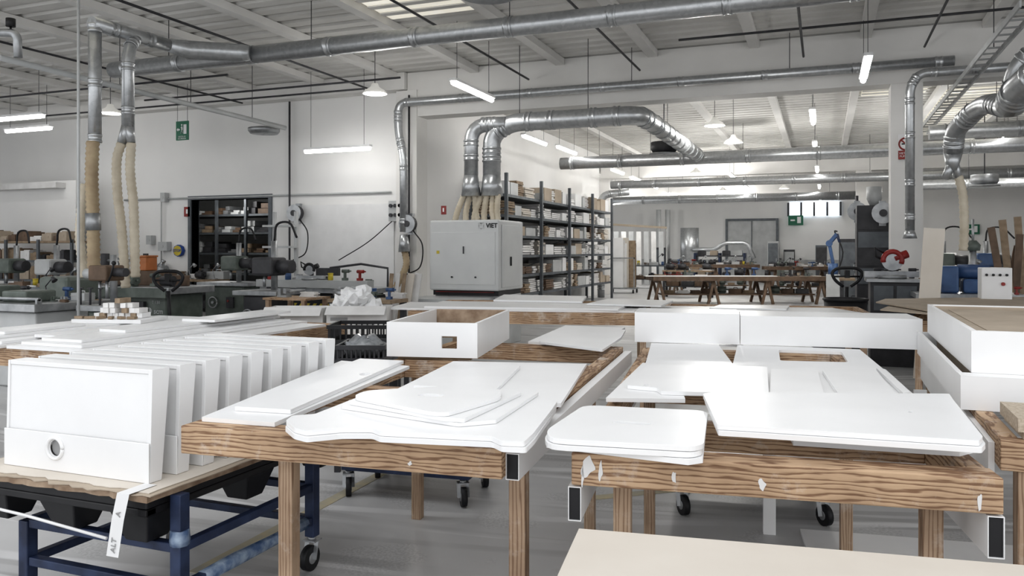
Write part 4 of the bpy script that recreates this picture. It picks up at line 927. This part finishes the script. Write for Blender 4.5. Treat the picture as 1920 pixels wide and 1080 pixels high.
scatter(MW[t.name],-.6,-.28,-.2,.1,.881,2,'things on planer bed','planer bed',1.2); scatter(MW[t.name],.32,.6,-.2,.1,.881,2,'things on planer bed','planer bed',1.2)
c=onD(200,470,9.3)
t=thing('drilling_machine','steel and wood boring machine with clamps','machine',(c.x,c.y,0))
part(t,'pedestal',MB().bb((-.12,-.15,0),(.12,.15,.85)),GREEN,bevel=.02)
part(t,'table_top',MB().bb((-.25,-.2,.86),(.25,.2,.92)),STEEL); part(t,'head',MB().bb((-.16,-.12,1.2),(.12,.15,1.38)),BRWN,bevel=.02)
part(t,'column',MB().cyl((.0,.1,.92),(.0,.1,1.5),.04),STEEL)
for x in (-.05,.06): part(t,'spindle',MB().cyl((x,-.05,1.0),(x,-.05,1.2),.018,n=10),STEEL)
part(t,'motor',MB().cyl((-.32,0,1.28),(-.161,0,1.28),.06,n=16),GREYP); part(t,'motor',MB().cyl((.121,0,1.3),(.3,0,1.3),.05,n=16),DGREY)
part(t,'lever',MB().tube([(.14,-.1,1.2),(.25,-.16,1.28),(.33,-.2,1.4)],.012,6).sphere((.33,-.2,1.41),.025,8),BLACK)
for k in range(3): part(t,'clamp_screw',MB().cyl((-.2+.15*k,-.18,.93),(-.2+.15*k,-.18,1.12),.012,n=8).cyl((-.24+.15*k,-.18,1.12),(-.16+.15*k,-.18,1.12),.008,n=6),DGREY)
# ---------------------------------------------------------------- panel saw
c=onD(615,470,13.6)
t=thing('panel_saw','sliding table panel saw with striped guard','machine',(c.x,c.y,0))
part(t,'body',MB().bb((-.9,-.3,0),(.95,.4,.84)),BLACK,bevel=.02)
part(t,'saw_table',MB().bb((-1.1,-.4,.85),(1.05,.5,.93)),STEEL)
part(t,'sliding_beam',MB().bb((-1.0,-.62,.95),(1.15,-.42,1.07)),GREYP)
for x in (-.8,.9): part(t,'beam_support',MB().bb((x,-.6,0),(x+.1,-.44,.949)),DGREY)
mb=MB()
for i in range(9):
    x=-.65+.13*i; mb.prism([(x,.0),(x+.06,0),(x+.12,.07),(x+.06,.07)],0,.004,M=Matrix.Translation((0,-.301,.6))@Matrix.Rotation(math.pi/2,4,'X'))
part(t,'hazard_stripe',mb,YELB)
part(t,'rip_fence',MB().bb((.2,-.3,.931),(.25,.45,1.03)),STEEL); part(t,'guard_arm',MB().tube([(.9,.45,.93),(.9,.45,1.25),(.4,.4,1.32),(-.1,.2,1.25)],.02,8).bb((-.35,.15,1.12),(.1,.22,1.25)),DGREY)
MP=MW[t.name]
scatter(MP,-1.05,.15,-.3,0,.931,4,'things on panel saw','saw table',1.5); scatter(MP,.28,1.0,-.3,.1,.931,3,'things on panel saw','saw table',1.5); scatter(MP,-1.0,-.35,.3,.4,.931,2,'things on panel saw','saw table',1.8)
scatter(MP,-.95,-.25,-.54,-.50,1.071,2,'things on saw beam','sliding beam',1.0,['jar','drill','clamp']); scatter(MP,.25,1.1,-.54,-.50,1.071,3,'things on saw beam','sliding beam',1.0,['jar','drill','offcut'])
c2=onD(557,470,11.4)
t=thing('small_table','small wooden table with shelf','table',(c2.x,c2.y,0))
part(t,'table_top',MB().bb((-.36,-.3,.86),(.36,.3,.89)),WX)
for x in (-.3,.3):
    for y in (-.25,.25): part(t,'leg',MB().bb((x-.03,y-.03,0),(x+.03,y+.03,.859)),WZ)
part(t,'shelf',MB().bb((-.265,-.2,.4),(.265,.2,.42)),WX)
scatter(MW[t.name],-.3,.3,-.1,.1,.891,2,'things on small table','small table',1.3)
cbench(690,11.2,1.0,.88,'low dark bench before saw with offcuts',4,dep=.5)
t=thing('timber_rack','grey wall rack holding upright timber','rack',tuple(onD(535,470,15.4).xy.to_3d()))
for x in (-.25,.25): part(t,'upright',MB().bb((x-.03,-.03,0),(x+.03,.03,2.3)),GREYP)
for z in (.8,1.2,1.6,2.0): part(t,'arm',MB().bb((-.32,-.28,z),(.32,-.031,z+.04)),GREYP)
def mitre_saw(loc,m,label,sc=1.0):
    t=thing('mitre_saw',label,'saw',loc,.2)
    part(t,'base',MB().cyl((0,0,0),(0,0,.05*sc),.18*sc,n=20).bb((-.35*sc,.02,.02*sc),(.35*sc,.08,.1*sc)),STEEL)
    part(t,'blade_guard',MB().tube([(.12*sc*math.cos(q),-.02,.25*sc+.12*sc*math.sin(q)) for q in [i*math.pi/10-.4 for i in range(13)]],.035*sc,8),m)
    part(t,'blade',MB().cyl((.0,-.024,.25*sc),(.0,-.016,.25*sc),.14*sc,n=24),STEEL); part(t,'motor',MB().cyl((.03,.02,.27*sc),(.2*sc,.02,.34*sc),.055*sc,n=14),m)
    part(t,'handle',MB().tube([(-.1*sc,0,.35*sc),(-.22*sc,0,.42*sc),(-.2*sc,0,.3*sc),(-.12*sc,0,.26*sc)],.018*sc,8),BLACK)
    part(t,'pivot_arm',MB().beam((.0,.07,.06*sc),(.02,.05,.3*sc),.05,.05),DGREY)
mitre_saw(tuple(MP@Vector((-.0,-.52,1.071))),BLACK,'small black mitre saw on saw beam',.7)
for i,u in enumerate((728,736,744,752,762)):
    c=onD(u,470,12.2); R_=Matrix.Rotation(.06+.02*i,3,'Y')@Matrix.Rotation(-.08,3,'X')
    solo('leaning_plank',MB().box((0,0,.6),(.06 if i<3 else .12,.02,1.2),R_),[MIRW,WHITED,MIRW,CARDL,WHITED][i],'wooden plank leaning upright by wall','plank',loc=(c.x,c.y+.05*i,0.005),group='leaning planks')
def carton(u0,u1,vt,D,label,m=WHITED,base=.7):
    a=onD(u0,vt,D);b=onD(u1,vt,D); zt=a.z; ex=b-a; l=ex.length; ang=math.atan2(ex.y,ex.x)
    t=thing('carton',label,'carton',(a.x,a.y,base),ang); h=zt-base; d=.4
    part(t,'box_wall',ring(MB(),0,0,l,d,0,h,.008),m); part(t,'bottom',MB().bb((.009,.009,0),(l-.009,d-.009,.01)),m)
    part(t,'flap',MB().box((l/2,-.06,h-.03),(l*.98,.14,.006),Matrix.Rotation(.6,3,'X')),m)
    for q in ((.04,.5,.35,.62),(l*.5,.35,.8,.42)): part(t,'printing',MB().bb((q[0],-.003,h*q[1]),(l*q[2],-.0005,h*q[3])),TXG)
p0_=onD(485,470,8.0); t=thing('low_bench','low dark bench carrying cartons','bench',(p0_.x,p0_.y,0),TH)
part(t,'bench_top',MB().bb((0,0,.66),(1.3,.6,.70)),MIRW)
for x in (.06,1.24):
    for y in (.06,.54): part(t,'leg',MB().bb((x-.03,y-.03,0),(x+.03,y+.03,.659)),DGREY)
carton(495,605,578,8.15,'white printed carton with open flaps',base=.702)
carton(612,725,576,8.1,'open white carton full of wrapping',base=.702)
for i,(u,v,r,s) in enumerate(((645,572,.13,.8),(672,560,.14,.75),(698,575,.11,.8),(655,552,.09,.8),(682,545,.08,.8))):
    c=onD(u,v,8.35); mb=MB(); mb.sphere((0,0,r*s),r,18,s)
    for p in mb.v: p*=1+.28*math.sin(p.x*52+i)*math.cos(p.y*47)*math.sin(p.z*41+1)
    mb.s=[False]*len(mb.s)
    solo('plastic_bag',mb,SWHITE,'crumpled white plastic bag in carton','bag',loc=(c.x,c.y,max(.715,c.z-r*s)),group='crumpled plastic bags')
def crate(u0,u1,vt,D,hh,label,m=BLACK):
    a=onD(u0,vt,D);b=onD(u1,vt,D); ex=b-a;l=ex.length;ang=math.atan2(ex.y,ex.x); z=a.z-hh
    t=thing('plastic_crate',label,'crate',(a.x,a.y,z),ang); d=.45; mb=MB()
    ring(mb,0,0,l,d,hh-.03,hh,.02); ring(mb,.01,.01,l-.01,d-.01,0,hh*.55,.015); n=10
    for i in range(n+1):
        x=.01+(l-.03)*i/n; mb.bb((x,.01,hh*.55),(x+.012,.025,hh-.03)); mb.bb((x,d-.025,hh*.55),(x+.012,d-.01,hh-.03))
    for i in range(1,6):
        y=.01+(d-.03)*i/6; mb.bb((.01,y,hh*.55),(.025,y+.012,hh-.03)); mb.bb((l-.025,y,hh*.55),(l-.01,y+.012,hh-.03))
    part(t,'crate_wall',mb,m); part(t,'crate_floor',MB().bb((.026,.026,0),(l-.026,d-.026,.012)),m); return t,z
def stand(u,D,w,dp,z):
    a=onD(u,470,D); t=thing('low_stand','low dark steel stand carrying crate','stand',(a.x,a.y,0),TH)
    part(t,'stand_top',MB().bb((0,0,z-.03),(w,dp,z-.001)),DGREY)
    for x in (.03,w-.03):
        for y in (.05,dp-.05): part(t,'leg',MB().bb((x-.02,y-.02,0),(x+.02,y+.02,z-.031)),DGREY)
t,z_=crate(612,728,610,6.3,.26,'black ventilated plastic crate'); stand(602,6.2,.62,.6,z_)
t,z2_=crate(628,722,648,5.6,.2,'dark grey plastic crate with film inside',DGREY); stand(622,5.56,.4,.54,z2_)
M=MW[t.name]; mb=MB().sphere((.17,.2,.16),.15,18,.55)
for p in mb.v: p+=Vector((.02*math.sin(p.y*60),.02*math.sin(p.x*70),.02*math.sin(p.x*50+p.y*40)))
solo('film_bundle',mb,FILM,'crumpled grey plastic film in crate','film',loc=tuple(M.translation+Vector((0,0,.005))),rot=TH)

# ---------------------------------------------------------------- mid hall
c=onZ(1168,549,0); t=thing('panel_trolley','steel trolley holding upright white panels','trolley',(c.x,c.y,0))
part(t,'frame',MB().bb((-.5,-.35,.15),(.5,.35,.2)).bb((-.5,-.3,.2),(-.46,-.26,1.3)).bb((.46,-.3,.2),(.5,-.26,1.3)).bb((-.5,-.3,1.26),(.5,-.26,1.3)),STEEL)
for x in (-.45,.45):
    for y in (-.3,.3): part(t,'caster_wheel',MB().cyl((x-.02,y,.07),(x+.02,y,.07),.07,n=14),BLACK)
for i in range(6):
    solo('standing_board',MB().bb((-.42+.05*i if i<4 else .05,0,0),(.05+.05*i if i<4 else .44,.03,1.82-.10*(i%3))),[WHITE,WHITED,WHITE,CARDL,MIRW,BRWN][i],'tall board standing on trolley','board',loc=(c.x,c.y-.2+.08*i,.202),group='boards on trolley')
def plank_table(label,u0,u1,vtop,D,dep,m):
    a=onD(u0,vtop,D); b=onD(u1,vtop,D); l=(b-a).length
    t=thing('long_table',label,'table',(a.x,a.y,0),math.atan2((b-a).y,(b-a).x)); z=a.z
    part(t,'table_top',MB().bb((0,0,z-.12),(l,dep,z)),m)
    n=max(2,int(l/1.3))
    for i in range(n+1):
        x=.2+(l-.4)*i/n; mb=MB()
        for y in (.1,dep-.1): mb.beam((x-.16,y,0),(x,y,z-.12),.07,.07); mb.beam((x+.16,y,0),(x,y,z-.12),.07,.07)
        mb.bb((x-.03,.1,z-.19),(x+.03,dep-.1,z-.121)); part(t,'trestle',mb,BRWN)
    part(t,'lower_shelf',MB().bb((.3,.35,.25),(l-.3,dep-.35,.29)),BRWN)
    scatter(MW[t.name],.4,l-.4,.5,dep-.5,.291,int(l/.45),'things under '+label.split(' in')[0],'lower shelf',2.0,['case','board_pile','motor'])
    return t,l,z
t,l,z=plank_table('long brown topped trestle table in hall',1225,1556,519,23,1.3,BRWN); M=MW[t.name]
solo('white_sheet',MB().bb((-.6,.1,0),(3.2,.55,.02)),WHITE,'white sheet lying across long table','panel',loc=M@Vector((0.4,0.0,z+.001)),rot=TH)
scatter(M,3.7,l-.1,.3,.5,z+.001,5,'clutter on long table','long table',1.5); scatter(M,.2,l-.1,.9,1.1,z+.001,12,'clutter on long table','long table',1.5)
t,l,z=plank_table('cluttered far workbench in hall',1262,1425,496,29,1.0,BRWN); M=MW[t.name]
for y0_,y1_ in ((.15,.2),(.45,.5),(.8,.85)): scatter(M,.1,l-.1,y0_,y1_,z+.001,10,'clutter on far workbench','far workbench',2.1)
t,l,z=plank_table('workbench with clamps in hall',1445,1570,500,28,1.0,BRWN); M=MW[t.name]
for y0_,y1_ in ((.2,.3),(.7,.8)): scatter(M,.1,l-.1,y0_,y1_,z+.001,8,'clutter on clamp workbench','clamp workbench',2.1)
c=onD(1350,470,33.5); t=thing('storage_rack','dark open rack with bins at far end','rack',(c.x,c.y,0))
for x in (-1.0,0,1.0): part(t,'upright',MB().bb((x-.04,-.3,0),(x+.04,.3,1.45)),BLUE)
for z in (.4,.9,1.3): part(t,'shelf',MB().bb((-1.0,-.25,z),(1.0,.25,z+.05)),DGREY)
for z in (.45,.95,1.35):
    for i in range(4):
        x=-.74+.5*i; solo('parts_bin',MB().box((0,0,.09),(.3,.4,.18)).box((0,-.205,.1),(.2,.01,.08)).box((0,0,.19),(.25,.35,.02)),random.choice([BLUE,DGREY,DGREY,CARD,GREYP]),'parts bin on far rack','bin',loc=(c.x+x,c.y,z+.002),group='bins on far rack')
c=onD(1293,470,37); t=thing('dust_collector','galvanised dust collector cylinder','machine',(c.x,c.y,0))
part(t,'drum',MB().cyl((0,0,.9),(0,0,2.6),.42,n=20),GALV); part(t,'cone',MB().cyl((0,0,.3),(0,0,.9),.15,.42,n=20),GALV)
for x,y in ((.35,0),(-.35,0),(0,.35)): part(t,'leg',MB().cyl((x,y,0),(x,y,.95),.03,n=8),STEEL)
part(t,'outlet_pipe',MB().tube(fillet([(.2,-.4,1.6),(1.2,-.4,1.6),(1.6,-.4,1.9),(2.6,-.4,1.9),(2.9,-.4,1.2)],.2),.09),GALV)
c=onD(1562,470,22); t=thing('robot_arm','blue articulated robot arm on pedestal','robot',(c.x,c.y,0))
part(t,'pedestal',MB().bb((-.18,-.18,0),(.18,.18,.9)),GREYP,bevel=.02); part(t,'turret',MB().cyl((0,0,.9),(0,0,1.2),.13,n=16),LBLUE)
part(t,'lower_arm',MB().beam((0,0,1.2),(-.1,0,1.75),.09,.11),LBLUE,bevel=.02); part(t,'upper_arm',MB().beam((-.1,0,1.75),(.1,-.1,2.0),.08,.1).cyl((-.1,-.08,1.75),(-.1,.08,1.75),.09,n=16),LBLUE,bevel=.01)
part(t,'wrist',MB().cyl((.1,-.1,2.0),(.16,-.14,1.78),.04,.03,n=12),BLUE); part(t,'cable',MB().tube(crom([(.1,.1,.9),(.25,.1,1.5),(.05,.1,2.05),(.1,0,2.08)],6),.02,6),BLACK)
for i in range(8):
    c=onD(1142+i*14,470,36); solo('leaning_board',MB().box((0,0,1.2),(.22,.04,2.4),Matrix.Rotation(.05,3,'X')),[WHITED,GREYP][i%2],'tall board leaning at far wall','board',loc=(c.x,c.y,.01),group='tall leaning boards')
t=thing('yellow_rail','long yellow timber rail on posts','rail',tuple(onD(1190,424,30))); a=onD(1130,420,30);b=onD(1250,427,30)
part(t,'rail_beam',MB().beam(a,b,.06,.08),CHIP,world=True)
for q in (a,b): part(t,'post',MB().cyl((q.x,q.y,0),(q.x,q.y,q.z-.04),.03,n=8),GREYP,world=True)
cbench(1290,26.5,1.6,.9,'steel bench in hall with tools',5,m=DGREY,s=1.8)
cbench(1620,17.5,1.0,.95,'dark bench beside column with tools',4,m=DGREY,s=1.6)
cbench(1500,31.5,2.4,.95,'long bench near far wall with tools',8,m=DGREY,mt=ALU,s=2.2)
cbench(1235,33,2.2,.95,'bench near leaning boards with tools',6,m=DGREY,mt=ALU,s=2.2)
for i,(u,D_,h) in enumerate(((1590,24,1.9),(1610,25,1.7),(1628,26,1.5),(1450,38,2.0),(1480,38.5,1.6),(1540,37,1.8),(1240,39.5,1.7))):
    c=onD(u,470,D_); t=thing('equipment_cabinet','equipment cabinet standing in hall','cabinet',(c.x,c.y,0)); m_=[DGREY,GREYP,DGREY,GREYP,DGREY,ALU,DGREY][i]; part(t,'body',MB().bb((-.25,-.25,0),(.25,.25,h)),m_,bevel=.01); part(t,'door',MB().bb((-.22,-.27,.1),(.22,-.251,h-.1)),[ALU,GREYP,DGREY][i%3]); part(t,'handle',MB().bb((.14,-.29,h*.5),(.16,-.271,h*.6)),STEEL)
c=onY(1650,470,14.6)
t=thing('tool_cabinet','tall dark tool cabinet beside column','cabinet',(c.x-.08,14.75,0))
part(t,'body',MB().bb((-.28,-.3,0),(.25,.3,2.3)),DGREY,bevel=.01)
for i in range(7): part(t,'drawer',MB().bb((-.26,-.32,.1+.3*i),(.23,-.301,.36+.3*i)),ALU if i%2 else DGREY)
solo('funnel_tank',MB().lathe([(.005,0),(.07,.01),(.12,.12),(.12,.32),(.005,.33)]),GREYP,'small grey conical tank on cabinet','tank',loc=(c.x-.08,14.75,2.302))
a=onY(1684,252,13.45);b=onY(1712,298,13.45)
t=thing('no_smoking_sign','red and white no smoking sign on column','sign',(a.x,13.46,b.z))
part(t,'plate',MB().bb((a.x,13.44,b.z),(b.x,13.47,a.z)),SWHITE,world=True)
cc=((a.x+b.x)/2,a.z-.15)
part(t,'symbol',MB().tube([(cc[0]+.09*math.cos(q),13.435,cc[1]+.09*math.sin(q)) for q in [i*math.pi/14 for i in range(29)]],.013,6).beam((cc[0]-.06,13.434,cc[1]+.06),(cc[0]+.06,13.434,cc[1]-.06),.008,.02),RED,world=True)
part(t,'cigarette',MB().bb((cc[0]-.055,13.436,cc[1]-.01),(cc[0]+.055,13.439,cc[1]+.01)),BLACK,world=True)
part(t,'text_band',MB().bb((a.x,13.43,b.z),(b.x,13.439,b.z+.13)),RED,world=True)
text(t,'VIETATO\nFUMARE',(cc[0],13.428,b.z+.065),.045,SWHITE)
c=onD(1690,470,10.9); t=thing('tool_bench','dark steel tool bench with drawers','bench',(c.x,c.y,0))
part(t,'bench_top',MB().bb((-.45,-.35,1.13),(.5,.35,1.168)),STEEL); part(t,'body',MB().bb((-.4,-.3,.0),(.45,.3,1.129)),DGREY)
for i in range(3): part(t,'drawer',MB().bb((-.36+.28*i,-.32,.75),(-.12+.28*i,-.301,1.08)),ALU)
M=MW[t.name]; mitre_saw(tuple(M@Vector((-.12,-.08,1.169))),RED,'red mitre saw with steel blade on bench',1.0)
scatter(M,.2,.48,-.2,0,1.169,2,'things on tool bench','tool bench',1.2); scatter(M,-.4,.48,.25,.3,1.169,4,'things on tool bench','tool bench',1.2,['jar','drill','case'])
cbench(1735,12.4,1.3,1.0,'steel workbench beyond column with tools',4,m=DGREY,mt=ALU,s=1.6)
cbench(1800,14.2,1.6,1.0,'dark workbench with parts and tools',6,m=DGREY,s=1.7)
cbench(1890,12.6,1.3,1.05,'timber workbench near planks with tools',5,m=DGREY,s=1.6)
gmachine(1770,16.2,'green machine standing beyond column',GREEN,.8,1.0); gmachine(1850,16.6,'blue-grey machine standing beyond column',LBLUE,.8,1.0)
c=onD(1742,470,9.2); solo('leaning_board',MB().box((0,0,.90),(.22,.02,1.74),Matrix.Rotation(-.05,3,'X')@Matrix.Rotation(.07,3,'Y')),CARDL,'pale board leaning beside tool bench','board',loc=(c.x,c.y,.04),rot=0)
c=onD(1815,470,9.6); t=thing('blue_boring_machine','blue machine with steel bed and motor','machine',(c.x+.05,c.y+.45,0))
part(t,'base',MB().bb((-.5,-.3,0),(.5,.3,.95)),GREYP,bevel=.02); part(t,'bed',MB().bb((-.6,-.35,.96),(.6,.35,1.02)),STEEL)
part(t,'head',MB().bb((-.3,-.15,1.021),(-.1,.15,1.36)),LBLUE,bevel=.03); part(t,'gear_housing',MB().bb((-.05,-.12,1.021),(.25,.15,1.2)),LBLUE,bevel=.03); part(t,'motor',MB().cyl((-.099,0,1.29),(.24,0,1.29),.09,n=18),LBLUE)
part(t,'column',MB().cyl((.1,.2,1.021),(.1,.2,1.62),.04).cyl((.1,.2,1.62),(.1,.2,1.95),.015,n=8),STEEL); part(t,'pump_head',MB().lathe([(.01,1.55),(.08,1.55),(.09,1.62),(.04,1.68),(.01,1.68)],(.1,.2,0),16),GREEN)
part(t,'hand_wheel',MB().tube([(-.45+.09*math.cos(q),-.38,1.12+.09*math.sin(q)) for q in [i*math.pi/8 for i in range(17)]],.012,6),STEEL); part(t,'wheel_shaft',MB().cyl((-.45,-.4,1.12),(-.3,-.1,1.12),.02,n=8),STEEL)
scatter(MW[t.name],.28,.58,-.2,0,1.021,2,'things on boring machine','machine bed',1.1)
c=onD(1865,470,9.0); t=thing('control_cabinet','white control cabinet with switches','cabinet',(c.x,c.y,0))
part(t,'body',MB().bb((-.15,-.12,0),(.15,.12,1.36)),SWHITE,bevel=.01)
for i in range(4): part(t,'knob',MB().cyl((-.1+.065*i,-.14,1.28),(-.1+.065*i,-.121,1.28),.014,n=10),BLACK)
part(t,'emergency_button',MB().cyl((.06,-.14,1.18),(.06,-.121,1.18),.02,n=12),RED)
for i,(u,hh_,an) in enumerate(((1880,1.85,.25),(1893,1.95,.15),(1904,1.75,-.1),(1917,2.0,.1),(1886,1.6,-.3))):
    c=onD(u,470,10.9+.12*i); solo('leaning_plank',MB().box((0,0,hh_/2),(.09,.025,hh_),Matrix.Rotation(-an*.6,3,'Y')),MIRW if i%2 else BRWN,'rough brown plank leaning upright','plank',loc=(c.x,c.y,.03),group='rough leaning planks')
def small_exit(u,v,Y,label):
    a=onY(u-14,v-9,Y);b=onY(u+14,v+9,Y); t=thing('exit_sign',label,'sign',((a.x+b.x)/2,Y,b.z)); w_=b.x-a.x;h_=a.z-b.z
    part(t,'plate',MB().bb((a.x,Y,b.z),(b.x,Y+.09,a.z)),SGREEN,world=True)
    part(t,'pictogram',MB().bb((a.x+w_*.6,Y-.01,b.z+h_*.2),(a.x+w_*.85,Y-.001,a.z-h_*.15)),SWHITE,world=True); part(t,'arrow',MB().bb((a.x+w_*.15,Y-.01,b.z+h_*.42),(a.x+w_*.45,Y-.001,b.z+h_*.58)),SWHITE,world=True)
small_exit(1823,430,30.9,'green exit sign on side wall'); small_exit(1492,413,41.7,'green exit sign on far wall')
for i in range(5):
    c=onD(1730+i*44,470,20+.1*(i%2)); h=1.2+.3*(i%2)
    t=thing('storage_cabinet','storage cabinet standing beyond column','cabinet',(c.x,c.y,0)); part(t,'body',MB().bb((-.2,-.2,0),(.2,.2,h)),[DGREY,WHITED,CARDL,GREYP,DGREY][i]); part(t,'door',MB().bb((-.18,-.22,.05),(.18,-.201,h-.05)),[GREYP,SWHITE,MIRW,DGREY,GREYP][i]); part(t,'handle',MB().bb((.12,-.24,h*.5),(.14,-.221,h*.6)),DGREY)
for u in (1235,1252):
    c=onD(u,470,40); solo('standing_pipe',MB().cyl((c.x,c.y,0),(c.x,c.y,3.6),.12,n=14),GREYP,'grey standing pipe at far wall','pipe')

# ---------------------------------------------------------------- world, camera
w=bpy.data.worlds.new('w'); scene.world=w; w.use_nodes=True
bg=w.node_tree.nodes['Background']; bg.inputs[0].default_value=(.965,.98,1,1); bg.inputs[1].default_value=1.15
scene.view_settings.view_transform='Standard'; scene.view_settings.exposure=.2
try: scene.view_settings.look='Medium High Contrast'
except Exception: pass
cam=bpy.data.cameras.new('cam'); co=bpy.data.objects.new('camera',cam); COL.objects.link(co); scene.camera=co
cam.sensor_width=36; cam.lens=F/1920*36; cam.shift_y=-70/1920; cam.clip_end=200
co.location=(0,0,H); co.rotation_euler=(math.pi/2,0,TH)
